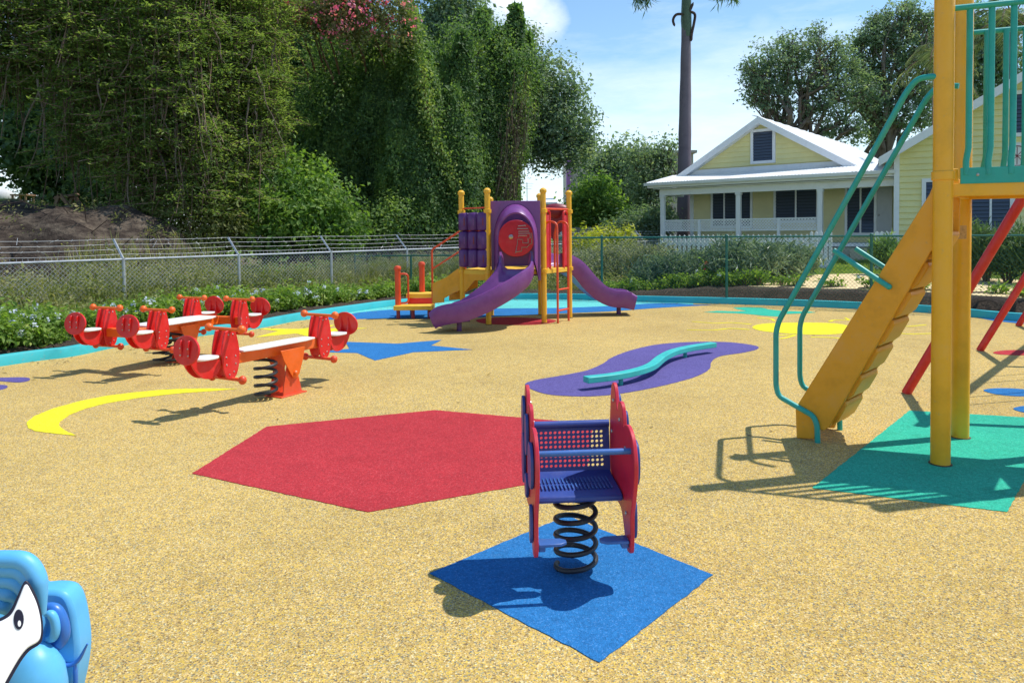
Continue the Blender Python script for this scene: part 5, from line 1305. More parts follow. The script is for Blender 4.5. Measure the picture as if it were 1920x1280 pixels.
# ---- weeping feathery trees on the left, with the brown hanging twigs
def weeping(label, X0, Y0, zg, spans, seed):
    rng = np.random.default_rng(seed); t = thing('weeping_tree', label, 'tree', (X0, Y0, zg), 0, 'weeping trees behind the grey fence')
    q = B(); tops = []
    tp = [Vector((X0+.12*math.sin(i*.9+seed), Y0+.1*math.cos(i), zg+i*.75)) for i in range(9)]
    q.tube(tp, [.30-.02*i for i in range(9)], 10)
    parts = []; W = []
    for (cx, cy, cz, rx, ry, rz, n) in spans:
        c = np.array([cx, cy, cz])
        for k in range(5):
            e = c+rng.normal(size=3)*np.array([rx, ry, rz])*.5; limb(q, tp[5+k % 4], e, .10, .018, rng, .12, 7)
        st = c+rng.uniform(-1, 1, (n, 3))*np.array([rx, ry, rz]); ln = .5+1.6*rng.random(n)**1.5
        lf, sg = strands(st, ln, rng, .105, .38, 52, .26, .3); parts.append(lf); W.append(sg)
        # flat feathery sprays
        ns = int(n*2.6); C = c+rng.uniform(-1, 1, (ns, 3))*np.array([rx, ry, rz*1.15]); d = unit(rng.normal(size=(ns, 3))*np.array([1, 1, .25])+np.array([0, 0, -.25]))
        m = 36; s = rng.random((ns, m)); P = C[:, None, :]+d[:, None, :]*(s*.8)[..., None]; P = P.reshape(-1, 3)+rng.normal(size=(ns*m, 3))*np.array([.09, .09, .035])
        N = rng.normal(size=P.shape)*.35+np.array([0, 0, 1.]); l = .125*(.6+.8*rng.random(len(P))); V, Fq = leafgeo(P, N, l, l*.36, rng)
        parts.append((V, Fq, np.clip(.6*np.repeat(rng.random(ns), m)+.4*rng.random(ns*m), 0, 1)))
        W.append(np.stack([C, C+d*.8], 1))
    q.obj('trunk', barkd, t, W=True, smooth=60)
    V, Fq, v = merge(parts); nmesh('crown', V-np.array(t.location), Fq, FO['feather'], t, v)
    Sg = np.concatenate(W); V, Fq = wires(Sg, .0115); nmesh('hanging_twig', V-np.array(t.location), Fq, twigm, t)
    q = B()
    for (cx, cy, cz, rx, ry, rz, n) in spans:
        for k in range(n//9):
            a = Vector((cx+rng.uniform(-1, 1)*rx, cy-ry*rng.random(), cz+rng.uniform(-.6, 1)*rz)); d = Vector((rng.normal()*.25, -.1, -1)); L = .9+1.5*rng.random()
            q.tube([a+d*(L*i/6)+Vector((math.sin(i*1.3+k)*.05, 0, 0)) for i in range(7)], [.028-.0035*i for i in range(7)], 5)
    q.obj('bare_branch', bark, t, W=True)
weeping('weeping feathery tree with brown hanging twigs, left of the timber trestle', -15.6, 21.5, 1.8, [(-14.9,20.5,7.4,1.6,1.4,1.3,110), (-12.9,21,7.6,1.6,1.4,1.6,210), (-15.2,21.5,9.6,2.3,1.6,.9,110)], 31)
weeping('weeping feathery tree with brown hanging twigs, right above the timber trestle', -11.2, 22.5, 1.2, [(-11.2,20.8,5.9,1.3,1.4,2.0,250), (-9.4,20.8,4.9,1.4,1.4,2.4,290), (-10.6,21.5,8.5,2.6,1.7,1.7,340)], 32)
weeping('weeping feathery tree with brown hanging twigs, nearest the vine-covered trees', -8.2, 24.5, .3, [(-8.4,22.3,5.2,1.3,1.3,2.3,260), (-8.1,23.2,7.4,1.1,1.3,1.9,200), (-9.4,23,9.0,1.4,1.5,1.2,180)], 33)

# ---- deep green wood that closes the view behind them
rng = np.random.default_rng(40); wood_cl = []
specs = [(-26,33,1.25,'far left'),(-21.5,34,1.2,''),(-17,32,1.1,''),(-13,34,1.15,''),(-9.5,32,1.05,''),(-6,34,1.1,'')]
labs = ['dark broadleaf tree at the far left edge, behind the garden table','dark broadleaf tree standing behind the leftmost weeping tree','dark broadleaf tree behind the timber trestle','dark broadleaf tree between the first and second weeping trees','dark broadleaf tree behind the weeping tree nearest the vines','dark broadleaf tree filling the gap left of the vine-covered trees']
for (x, y, s, _), lab in zip(specs, labs):
    zg = 2.2 if x < -12 else .2; cl = []
    for k in range(11): cl.append(((x+rng.normal()*1.5, y+rng.normal()*1.1, zg+.5+k*.95*s+rng.random()), (1.9+rng.random(), 1.6, 1.35)))
    if x < -20: cl = [c for c in cl if c[0][2] < 8.6]
    tree('broadleaf_tree', lab, 'tree', (x, y, zg-.2), cl, 'dark', rng, .28, .4, barkd, nsub=900, nleaf=26, rs=.30, size=.27, asp=.65, group='dark trees behind the weeping trees', shell=.2)
# under-storey on the bank edge that hides the horizon
def shrub(name, label, cat, P, h, r, leaf, rng, n=60, nleaf=22, size=.07, asp=.5, rs=.07, group=None, axis=None, stems=7, upw=.5, flowers=0, fmat=None, flat=1.0, shell=.35, fsize=.035):
    P = Vector(P); P.z = hz1(P.x, P.y)+.04; t = thing(name, label, cat, P, 0, group); q = B(); C = []; R = []
    for k in range(stems):
        a = 2*PI*k/stems+rng.random(); rr = r*(.25+.6*rng.random()); e = Vector((P.x+math.cos(a)*rr, P.y+math.sin(a)*rr, P.z+h*(.45+.4*rng.random())))
        q.tube([P+Vector((math.cos(a)*.03, math.sin(a)*.03, -.06)), P.lerp(e, .5)+Vector((0, 0, h*.08)), e], [.012+r*.012, .009+r*.006, .004], 5); C.append(e); R.append((r*.42, r*.42, h*.34))
    C.append(P+Vector((0, 0, h*.5))); R.append((r*.6, r*.6, h*.42))
    q.obj('stem', twigm, t, W=True)
    C = np.array(C); V, Fq, v, S = clump_leaves(C, R, n, nleaf, rs, rng, size, asp, shell=shell, upw=upw, axis=axis, flat=flat)
    V[:, 2] = np.maximum(V[:, 2], P.z+.005)
    nmesh('foliage', V-np.array(P), Fq, FO[leaf], t, v)
    if flowers:
        Sx = S[np.argsort(-(S[:, 2]+rng.random(len(S))*h*.5-(S[:, 1]-P.y)*.4))][:flowers*2]; pick = Sx[rng.permutation(len(Sx))[:flowers]]
        for p in pick:
            m_ = 22; Pp = p+np.array([0, -.02, .05])+unit(rng.normal(size=(m_, 3)))*fsize*rng.random((m_, 1))**.4; N = unit(Pp-p)+rng.normal(size=(m_, 3))*.4
            l = fsize*.75*(.8+.4*rng.random(m_)); Vf, Ff = leafgeo(Pp, N, l, l*.9, rng, bend=.05); nmesh('flower_head', Vf-np.array(P), Ff, fmat or bluefl, t, rng.random(m_))
    return t
# bright bush and the undergrowth in front of the trees
rng = np.random.default_rng(50)
def cl(L): return [(tuple(DP(x, y, Y)), r) for x, y, Y, r in L]
tree('leafy_bush', 'bright green rounded bush in front of the vine-covered trees', 'bush', (-6.6, 22.8, -.1), cl([(470,400,22,1.0),(520,370,22.4,1.1),(560,345,22.8,1.0),(600,380,22.5,1.1),(560,410,22,1.0),(620,420,22.6,.85),(500,430,21.8,.9),(650,435,23,.7)]), 'bush', rng, .12, .3, nsub=780, nleaf=24, rs=.17, size=.15, asp=.55, shell=.45)
tree('leafy_bush', 'olive green bush low behind the second fence post', 'bush', (-9.5, 21.2, 0), cl([(300,415,20.5,.9),(350,395,21,1.0),(400,420,20.8,.9),(440,435,21.3,.75),(340,440,20.4,.7)]), 'weed', rng, .1, .3, nsub=420, nleaf=24, rs=.16, size=.12, asp=.4, shell=.45)
tree('leafy_bush', 'dark bush under the vine curtain left of the slide structure', 'bush', (-3.2, 24.6, 0), cl([(700,425,24.6,.8),(745,415,25,.9),(790,430,25.2,.75),(830,435,25.5,.65),(665,440,24.4,.6)]), 'vine', rng, .1, .3, nsub=420, nleaf=24, rs=.16, size=.12, asp=.55, shell=.45)

# ---- vine-covered trees: leafy towers hung with curtains
def tower(label, tops, seed, leaf='vine', nd=150, pink=0, trunk=None, group='vine-covered trees'):
    """tops: (px, py, Y, width at foot px, foot py, lean px at foot)"""
    rng = np.random.default_rng(seed); parts = []; pk = []
    b0 = DP(tops[0][0]+tops[0][5], 445, tops[0][2]); t = thing('vine_covered_tree', label, 'tree', (b0.x, b0.y, -.1), 0, group)
    q = B()
    for (x, y, Y, wpx, yb, ln) in tops:
        T = DP(x, y, Y); Bt = DP(x+ln, yb, Y); Rf = wpx*Y/F; H = T.z-Bt.z; n = int(nd*H*Rf*2.6)
        u = rng.random(n)**.8; a = rng.random(n)*2*PI
        fold = 1+.20*np.sin(a*5+u*3+seed)+.13*np.sin(a*11-u*6)+.10*np.sin(u*17+a*3)
        rad = Rf*np.clip(u*1.9, 0, 1)**.85*(1-.22*np.clip(u-.55, 0, 1))*fold*(.86+.16*rng.random(n))
        z = T.z-u*H; cx = T.x+(Bt.x-T.x)*u**1.2; P0 = np.stack([cx+np.cos(a)*rad, Y+np.sin(a)*rad*.8, z], 1)
        N0 = np.stack([np.cos(a), np.sin(a), .35+0*a], 1)
        m = 12; si = np.repeat(np.arange(n), m); P = P0[si]+rng.normal(size=(n*m, 3))*np.array([.10, .10, .16])
        N = N0[si]+rng.normal(size=(n*m, 3))*.55; l = .10*(.5+1.0*rng.random(n*m)); V, Fq = leafgeo(P, N, l, l*.6, rng, up=(0, 0, -.6))
        vv = np.clip(.5*rng.random(n)[si]+.4*rng.random(n*m)+.10*np.sin(a*7)[si], 0, 1); parts.append((V, Fq, vv))
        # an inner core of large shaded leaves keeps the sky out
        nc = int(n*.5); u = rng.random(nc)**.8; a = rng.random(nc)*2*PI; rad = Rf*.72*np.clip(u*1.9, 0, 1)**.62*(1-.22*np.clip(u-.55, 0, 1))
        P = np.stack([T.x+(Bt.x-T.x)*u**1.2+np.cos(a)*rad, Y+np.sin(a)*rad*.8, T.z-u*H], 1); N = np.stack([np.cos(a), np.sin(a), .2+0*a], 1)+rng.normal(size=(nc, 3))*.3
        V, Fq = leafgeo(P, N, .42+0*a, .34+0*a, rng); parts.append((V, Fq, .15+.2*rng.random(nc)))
        # loose shoots that break the outline
        ns = int(30+18*Rf*2); u = rng.random(ns); a = rng.random(ns)*2*PI; rad = Rf*np.clip(u*1.9, 0, 1)**.62*1.02
        S0 = np.stack([T.x+(Bt.x-T.x)*u**1.2+np.cos(a)*rad, Y+np.sin(a)*rad*.8, T.z-u*H+.2], 1)
        lf, sg = strands(S0, .4+1.3*rng.random(ns), rng, .11, .6, 24, .07, .15); parts.append(lf)
        q.tube([(Bt.x+(T.x-Bt.x)*.1, Y, -.1), (Bt.x, Y+.1, Bt.z+H*.3), (T.x, Y, T.z-H*.25)], [.3, .22, .05], 8)
    q.obj('trunk', barkd, t, W=True, smooth=60)
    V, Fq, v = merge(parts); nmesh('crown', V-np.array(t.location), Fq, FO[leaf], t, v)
    return t
tower('vine-covered tree with a tall pointed spire and a pale green ridge down its right side', [(765,10,26.6,50,445,85),(715,70,27.4,75,445,30),(790,110,26.4,48,445,70),(745,200,26,60,445,60)], 61)
tower('vine-covered tree with two small spires, directly behind the slide structure', [(868,66,27,44,440,0),(906,22,30,48,420,-30),(830,110,27,52,445,20),(850,170,26.4,55,440,20),(900,120,27.4,50,440,-10)], 62)
tower('vine-covered tree at the right of the group, with a leaning bare trunk below', [(968,16,28.5,36,300,-25),(935,62,28.2,50,440,-30),(990,70,28.8,30,260,-28),(960,110,27.6,40,430,-48)], 63)
tower('dark vine-covered tree behind and left of the tallest spire', [(625,30,30,90,445,0),(570,60,29.5,80,445,10),(640,150,28,75,445,10),(690,120,28.3,60,445,10)], 64, 'vine')
tree('vine_covered_tree', 'broad vine-draped tree body between and behind the pointed spires', 'tree', (-3.6, 28.6, 0),
     cl([(x, y, 28.2+.5*math.sin(x*.05+y), r) for x, y, r in [(640,120,1.4),(700,100,1.3),(760,130,1.3),(820,150,1.3),(880,140,1.2),(940,120,1.1),(975,130,.9),(620,200,1.5),(690,200,1.5),(760,220,1.5),(830,230,1.4),(890,220,1.3),(945,210,1.0),(610,290,1.5),(680,290,1.5),(750,310,1.5),(820,320,1.4),(880,310,1.2),(925,290,.9),(640,370,1.4),(720,380,1.4),(800,390,1.3),(870,390,1.1),(915,360,.7),(850,90,1.0),(920,80,1.0),(720,60,1.0),(660,60,1.1)]]),
     'vine', np.random.default_rng(642), .3, .4, barkd, nsub=2600, nleaf=34, rs=.24, size=.105, asp=.6, shell=.55, axis=(0, 0, -.6), upw=.25, group='vine-covered trees')
rng = np.random.default_rng(641); t = thing('climbing_vine', 'pale yellow-green vine running down the ridge of the tallest spire', 'climber', DP(905, 440, 25.4)*1.0)
ridge = [Vector(p) for p in catmull([DP(x, y, 25.6) for x, y in [(768,22),(782,70),(792,130),(800,200),(818,260),(842,320),(868,380),(900,440)]], 10)]
P = np.array([tuple(ridge[i]) for i in rng.integers(0, len(ridge), 3600)])+rng.normal(size=(3600, 3))*np.array([.16, .25, .2])
V, Fq = leafgeo(P, rng.normal(size=P.shape)+np.array([.5, -.3, .5]), .125, .075, rng, up=(0, 0, -.6)); nmesh('vine_leaves', V-np.array(t.location), Fq, foliage('ridge_leaf', [(.09,.16,.055),(.16,.26,.08),(.25,.34,.09),(.34,.38,.12)], .42), t, rng.random(len(P)))
for k in range(4):
    q = B(); q.tube([p+Vector((rng.normal()*.05, .1, 0)) for p in ridge[::5]], .018, 5); q.obj('vine_stem', twigm, t, W=True)
tree('round_dark_tree', 'dark round tree top showing between the tallest spire and the small spires', 'tree', (-2.6, 33, 0), cl([(800,20,33,1.3),(840,-5,33,1.5),(870,20,33.3,1.2),(850,55,33,1.4),(890,50,33,.9),(810,70,33,1.3),(840,120,33,1.5)]), 'far', np.random.default_rng(65), .3, .6, barkd, nsub=520, nleaf=26, rs=.24, size=.19, asp=.55)
# dry brown curtain of old vine over the leaning trunk
rng = np.random.default_rng(643); n = 3800; u = rng.random(n)**.6; xx = 980-50*u+rng.normal(size=n)*(9+7*(1-u)); yy = 150+285*u+rng.normal(size=n)*18
P = np.array([tuple(DP(x, y, 27.0+.35*rng.normal())) for x, y in zip(xx, yy)]); t = thing('climbing_vine', 'dry brown and olive vine curtain hanging down the right edge of the vine-covered trees', 'climber', DP(930, 440, 27))
V, Fq = leafgeo(P, rng.normal(size=P.shape)+np.array([.5, -.3, .2]), .10*(.5+rng.random(n)), .05, rng, up=(0, 0, -1.2)); nmesh('vine_leaves', V-np.array(t.location), Fq, foliage('dry_vine_leaf', [(.10,.085,.045),(.13,.145,.06),(.16,.21,.08),(.26,.33,.11)], .35), t, rng.random(n))
S = P[::9]; V, Fq = wires(np.stack([S, S+np.array([-.08, 0, -.9])+rng.normal(size=S.shape)*.08], 1), .010); nmesh('vine_stem', V-np.array(t.location), Fq, twigm, t)
# bare leaning trunk with vine stems
t = thing('leaning_trunk', 'bare brown leaning trunk wrapped in vine stems, right edge of the vine-covered trees', 'tree trunk', (-.6, 27.6, 0))
rng = np.random.default_rng(66); pts = catmull([DP(x, y, 27.4) for x, y in [(930,452),(933,420),(939,370),(950,310),(962,255),(972,215),(978,190)]], 4)
q = B(); q.tube(pts, [.27-.14*i/len(pts) for i in range(len(pts))], 12); q.obj('trunk', paint('brown_vine_bark', (.22,.14,.09), .95, .4, .1, dirt=.3, bmp=.8, scale=2.5), t, W=True, smooth=70)
for k in range(16):
    a = rng.random()*2*PI; q = B(); pp = []
    for i, p in enumerate(pts):
        r = (.27-.14*i/len(pts))+.03; aa = a+i*.12*(1 if k % 2 else -1)+rng.normal()*.05; pp.append(p+Vector((math.cos(aa)*r, math.sin(aa)*r, 0)))
    q.tube(pp, .022, 5); q.obj('vine_stem', twigm, t, W=True)
P = np.array([tuple(pts[i]) for i in (len(pts)*rng.random(2600)**.6).astype(int)])+rng.normal(size=(2600, 3))*np.array([.26, .2, .3]); V, Fq = leafgeo(P, rng.normal(size=P.shape), .13, .08, rng); nmesh('vine_leaves', V-np.array(t.location), Fq, FO['vine'], t, rng.random(2600))
# pink bougainvillea thrown over the crown tops
rng = np.random.default_rng(67); t = thing('bougainvillea', 'pink flowering climber spread over the top of the vine-covered trees', 'climber', (-6.2, 27, 0))
C = np.array([tuple(DP(x, y, 25.2)) for x, y in [(560,20),(600,12),(640,8),(680,18),(700,3),(735,8),(650,40),(620,50),(690,40),(745,60),(580,45),(745,30),(530,55),(660,62),(590,25),(672,2),(540,20),(520,8),(620,-5),(660,-8),(700,-10)]])
q = B()
for c in C[::2]: limb(q, (c[0]+.3, c[1]+2.2, c[2]-1.6), c, .05, .01, rng, .05, 6)
q.obj('stem', twigm, t, W=True)
V, Fq, v, S = clump_leaves(C, np.full((len(C), 3), .75), 300, 30, .22, rng, .13, .6, shell=.2); nmesh('foliage', V-np.array(t.location), Fq, foliage('olive_leaf', [(.06,.08,.03),(.12,.15,.05),(.2,.2,.09),(.3,.26,.14)], .35), t, v)
V, Fq, v, S = clump_leaves(C-np.array([0, .7, -.2]), np.full((len(C), 3), .95), 150, 9, .08, rng, .10, .8, shell=.2); nmesh('flowers', V-np.array(t.location), Fq, pinkm, t, v)
# drooping tree at the right of the group
rng = np.random.default_rng(68)
dc = cl([(1010,150,30,1.1),(1040,135,30,1.0),(1062,165,30,.9),(1020,200,30,1.4),(1065,215,30,1.2),(1085,240,30,.9),(1000,245,30,1.1),(1040,250,30,1.3),(1080,275,30,.8),(985,280,30,.7),(1015,275,30,.8),(1100,262,30,.55),(1050,285,30,.6)])
S0 = np.array([tuple(DP(x+rng.normal()*9, y+rng.normal()*8, 30+rng.normal()*.8)) for x, y in [(985,270),(1000,280),(1020,270),(1035,285),(1045,290),(1050,280),(1085,275),(1095,280),(1105,270),(1090,290),(1110,250),(990,290),(1070,270)]*14])
lf, sg = strands(S0, .2+.75*rng.random(len(S0)), rng, .13, .55, 16, .10, .2)
tree('drooping_tree', 'tree with drooping grey-green branches hanging over the pale sky right of the vines', 'tree', (-.5, 30.5, 0), dc+cl([(985,130,29.6,1.1),(975,180,29.6,1.2),(990,220,29.6,1.0),(970,90,29.8,1.0)]), 'far', rng, .22, .45, nsub=760, nleaf=28, rs=.2, size=.16, asp=.55, extra=[lf], top=DP(985, 200, 30.2), shell=.35)

# ---- trees right of centre
R_ = np.random.default_rng
tree('broadleaf_tree', 'dark round tree in front of the cream building', 'tree', (6.4, 42, 0), cl([(1125,340,42,1.5),(1150,320,42,1.6),(1180,310,42,1.6),(1130,375,42,1.5),(1165,360,42,1.7),(1200,340,42,1.5),(1185,390,42,1.6),(1150,400,42,1.4)]), 'far', R_(70), .3, .3, nsub=760, nleaf=26, rs=.28, size=.22, asp=.55)
tree('broadleaf_tree', 'bright mid-green bushy tree lowest of the group right of the slide', 'tree', (4.4, 36, 0), cl([(1100,385,36,1.0),(1120,370,36,1.1),(1090,410,36,.8),(1140,400,36,1.0),(1160,420,36,.9),(1115,415,36,1.0)]), 'bush', R_(71), .2, .3, nsub=520, nleaf=26, rs=.2, size=.18, asp=.55)
tree('broadleaf_tree', 'thin pale tree with airy top beside the palm trunk', 'tree', (8.4, 38, 0), cl([(1190,290,38,.8),(1215,300,38,.9),(1240,285,38,.55),(1255,275,38,.45),(1225,330,38,1.1),(1250,330,38,.8),(1205,350,38,1.0),(1235,370,38,1.1),(1215,400,38,1.1),(1240,410,38,.9),(1262,300,38,.5)]), 'far', R_(72), .22, .3, nsub=430, nleaf=24, rs=.24, size=.17, asp=.5, twigs=5, shell=.2)
tree('broadleaf_tree', 'grey-green shrub-like tree left of the porch post', 'tree', (7.0, 32, 0), cl([(1200,430,32,.9),(1180,440,32,.8),(1225,425,32,.8),(1240,410,32,.6),(1150,440,32,.6)]), 'far', R_(73), .14, .3, nsub=380, nleaf=24, rs=.18, size=.15, asp=.5)
# tall airy trees behind the house
tree('tall_tree', 'tall airy tree behind the left part of the white roof', 'tree', (16.3, 46, 0), cl([(1405,150,46,.6),(1400,125,46,.5),(1470,78,46,.7),(1530,62,46,.6),(1560,85,46,.7),(1600,130,46,1.0),(1620,170,46,1.2),(1600,250,46,1.0),(1560,240,46,1.1),(1410,185,46,.5),(1440,120,46,1.6),(1480,100,46,1.5),(1515,90,46,1.3),(1420,160,46,1.3),(1460,165,46,1.6),(1500,150,46,1.7),(1540,140,46,1.6),(1570,110,46,1.3),(1430,200,46,.9),(1470,210,46,1.0),(1540,190,46,1.5),(1580,170,46,1.4),(1590,220,46,1.2),(1415,130,46,.8),(1520,220,46,1.0)]), 'far', R_(75), .34, .35, bark, nsub=760, nleaf=30, rs=.23, size=.19, asp=.5, twigs=9, shell=.1, flat=.6, group='tall trees behind the houses')
tree('tall_tree', 'tallest airy tree rising between the two house roofs', 'tree', (23.5, 48, 0), cl([(1600,95,48,.8),(1660,22,48,.6),(1700,10,48,.7),(1735,28,48,.7),(1640,40,48,.6),(1605,140,48,1.0),(1620,75,48,1.3),(1650,55,48,1.4),(1680,40,48,1.5),(1715,45,48,1.5),(1750,60,48,1.5),(1640,110,48,1.6),(1690,100,48,1.8),(1740,110,48,1.8),(1620,150,48,1.5),(1670,160,48,1.7),(1720,170,48,1.8),(1640,205,48,1.5),(1690,220,48,1.5),(1610,190,48,1.2),(1740,220,48,1.5),(1630,245,48,1.1)]), 'far', R_(76), .36, .35, bark, nsub=1000, nleaf=30, rs=.23, size=.19, asp=.5, twigs=9, shell=.1, flat=.6, group='tall trees behind the houses')
tree('tall_tree', 'dark tree behind the teal bars of the tower', 'tree', (31, 50, 0), cl([(1800,80,50,1.8),(1840,60,50,1.8),(1790,130,50,1.7),(1850,110,50,2.0),(1880,70,50,1.5),(1830,160,50,1.8),(1900,120,50,1.6),(1780,180,50,1.5)]), 'far', R_(77), .36, .4, barkd, nsub=620, nleaf=26, rs=.34, size=.26, asp=.55, twigs=4, shell=.3, group='tall trees behind the houses')

# ---- palms
def frond(P, az, el, L, droop, rng, n=46, ll=.55, w_=.035):
    P = np.array(P, float); h = np.array([math.cos(az), math.sin(az), 0]); s = np.linspace(0, 1, n+2)[1:-1]
    def cv(s): return P+h*(L*s*math.cos(el)*(1-.15*s))[:, None]+np.array([0, 0, 1.])*(L*s*math.sin(el)-droop*L*s**2.2)[:, None]
    C = cv(s); T = unit(cv(s+.01)-C); side = np.cross(T, [0, 0, 1.]); side = unit(side); V = []; 
    for sg in (1, -1):
        l = ll*np.sin(PI*np.clip(s*.9+.08, 0, 1))**.6*(.85+.3*rng.random(n)); ax = unit(side*sg*.85+T*.55+np.array([0, 0, -.42])+rng.normal(size=(n, 3))*.08)
        wd = np.cross(ax, T); wd = unit(wd)*w_
        a = C; m = C+ax*(l*.5)[:, None]+wd*.5; e = C+ax*l[:, None]-np.array([0, 0, .12])*l[:, None]; m2 = C+ax*(l*.5)[:, None]-wd*.5; V.append(np.stack([a, m, e, m2], 1).reshape(-1, 3))
    V = np.concatenate(V); return V, np.arange(len(V)).reshape(-1, 4), rng.random(len(V)//4), [tuple(p) for p in np.vstack([P[None], C])]
def palm(name, label, base, top, r0_, r1_, nf, L, rng, low=-.3, ll=.6, swell=0, trunkm=None, azs=None, droop=.5):
    t = thing(name, label, 'palm tree', base); q = B(); n = 16; pts = [Vector(base).lerp(Vector(top), i/n) for i in range(n+1)]
    q.tube(pts, [r0_+(r1_-r0_)*i/n+swell*math.sin(PI*min(1, i/n*1.4))*.12+(.012 if i % 2 else 0) for i in range(n+1)], 14); q.obj('trunk', trunkm or bark, t, W=True, smooth=70)
    for k in range(nf):
        az = (azs[k] if azs else 2*PI*k/nf+rng.random()*.4); el = low+(1.25-low)*((k*.618) % 1)
        V, Fq, v, C = frond(top, az, el, L*(.85+.3*rng.random()), droop, rng, 50, ll); nmesh('frond', V-np.array(base), Fq, FO['palm'], t, v)
        q = B(); q.tube(C[::4], [.035-.03*i/len(C[::4]) for i in range(len(C[::4]))], 5); q.obj('rachis', twigm, t, W=True)
    return t
rng = R_(80)
ptr = paint('royal_palm_bark', (.17, .14, .155), .85, .18, .15, dirt=.35, bmp=.3, scale=1.2)
pb = DP(1281, 430, 36); pt_ = DP(1288, -62, 36)
rp = palm('royal_palm', 'tall royal palm with a smooth grey trunk rising behind the house gable', (pb.x, 36, 0), (pt_.x, 36, pt_.z), .315, .20, 12, 3.2, rng, .1, .6, .3, ptr, droop=.38)
q = B(); a = DP(1288, 62, 35.98); q.tube([Vector((a.x, 36, a.z-.2)), Vector((a.x-.03, 36, a.z+.6)), Vector((pt_.x, 36, pt_.z+.3))], [.235, .26, .17], 14); q.obj('crownshaft', paint('crownshaft_green', (.06, .10, .045), .4, .2), rp, W=True)
for L in ([(1281,27),(1268,28),(1262,38),(1265,50)], [(1295,22),(1303,28),(1301,45),(1297,64),(1296,78)], [(1293,22),(1300,5)]):
    q = B(); pp = catmull([DP(x, y, 35.8) for x, y in L], 4); q.tube(pp, [.04]+[.065]*(len(pp)-2)+[.02], 6); q.obj('seed_sheath', barkd, rp, W=True)
for (x, y) in ((1196, -8), (1212, -12), (1349, -16), (1375, -14)):
    p = DP(x, y, 35.5); P = np.array(p)+rng.normal(size=(130, 3))*np.array([.13, .2, .25])+np.array([0, 0, .1]); V, Fq = leafgeo(P, rng.normal(size=P.shape), .55, .05, rng, up=(0, 0, -1.2)); nmesh('hanging_leaflet', V-np.array(rp.location), Fq, FO['dark'], rp, rng.random(130))
p = DP(1757, 108, 33); palm('coconut_palm', 'coconut palm with drooping fronds left of the tall yellow post', (p.x, 33, 0), p, .2, .15, 15, 2.3, rng, -.5, .75, droop=.75)
p = DP(1897, 40, 31); palm('coconut_palm', 'coconut palm behind the teal guard bars with a dark trunk', (p.x+.1, 31, 0), p, .24, .2, 15, 2.6, rng, -.4, .75, trunkm=barkd, droop=.7)

# ---- shrubs beyond the green fence
rng = R_(90); GF = 'oleander bushes before the porch'
for (x, Y, h, r), lab in zip([(1243,17.6,1.0,.62),(1285,17.4,1.05,.6),(1330,17.9,1.2,.62),(1372,17.0,1.28,.66),(1415,17.6,1.3,.66),(1458,18.2,1.25,.6),(1490,19.0,1.05,.55)],
    ['oleander bush with bluish leaves, leftmost before the picket fence','oleander bush second from the left before the picket fence','dense oleander bush below the middle of the lattice rail','large silvery oleander bush behind the second green fence post','large silvery oleander bush with pale leaf tips, right of the green post','oleander bush next to the one beside the gate','oleander bush closest to the white picket gate']):
    p = DP(x, 500, Y); shrub('oleander_bush', lab, 'bush', (p.x, Y, .32), {1243:.55,1285:.50,1330:.56,1372:.84,1415:.80,1458:.72,1490:.55}[x], r, 'olean', rng, n=190, nleaf=20, size=.17, asp=.2, rs=.10, group=GF, axis=(0, 0, .35), stems=10, upw=.2)
for (x, Y, h, r), lab in zip([(1085,20,.8,.7),(1120,21,.95,.75),(1160,20.5,.9,.8),(1195,21.5,1.0,.8),(1225,20,.85,.7),(1060,22,.85,.7),(1010,23,.9,.8),(975,22.5,.8,.7)],
    ['grey-leaved shrub beyond the right purple slide','grey-leaved shrub right behind the first green fence post','broad grey-leaved shrub over the bright lawn strip','grey-leaved shrub left of the leftmost oleander, farther back','small grey-leaved shrub touching the oleanders','grey-leaved shrub behind the red ladder','grey-leaved shrub seen under the deck between the posts','grey-leaved shrub seen behind the front purple slide']):
    p = DP(x, 500, Y); shrub('grey_shrub', lab, 'bush', (p.x, Y, .3), h, r, 'grey', rng, n=150, nleaf=20, size=.09, asp=.4, rs=.10, group='grey shrubs beyond the far lawn', stems=9)
for (x, Y, h, r), lab in zip([(1105,23.5,1.5,.55),(1135,24,1.6,.6),(1163,24,1.35,.4),(1090,23,1.2,.45)], ['yellow-green shrub rising above the green fence rail','tallest yellow-green shrub above the green fence rail','small yellow-green shrub right of the tallest one','low yellow-green shrub beside the shed']):
    p = DP(x, 500, Y); shrub('croton_shrub', lab, 'bush', (p.x, Y, .3), h, r, 'lime', rng, n=60, nleaf=16, size=.15, asp=.4, rs=.10, group='yellow-green shrubs above the fence', stems=6)
for (x, Y, h, r), lab in zip([(1812,17.2,.95,.55),(1850,16.5,1.05,.6),(1890,16.0,1.1,.6),(1930,15.6,1.1,.6),(1775,17.8,.75,.4),(1660,19.2,.75,.35)],
    ['dark spiky bush right of the rear yellow post','dark spiky bush behind the red swing leg','dark spiky bush at the right edge of the picture','dark spiky bush just beyond the right edge','small dark bush seen between the two yellow posts','small dark bush beside the white picket panel']):
    p = DP(x, 500, Y); shrub('spiky_bush', lab, 'bush', (p.x, Y, .34), h, r, 'dark' if Y < 19 else 'vine', rng, n=170, nleaf=22, size=.20, asp=.13, rs=.09, group='dark spiky bushes below the second house', axis=(0, 0, .8), stems=9, upw=.1)
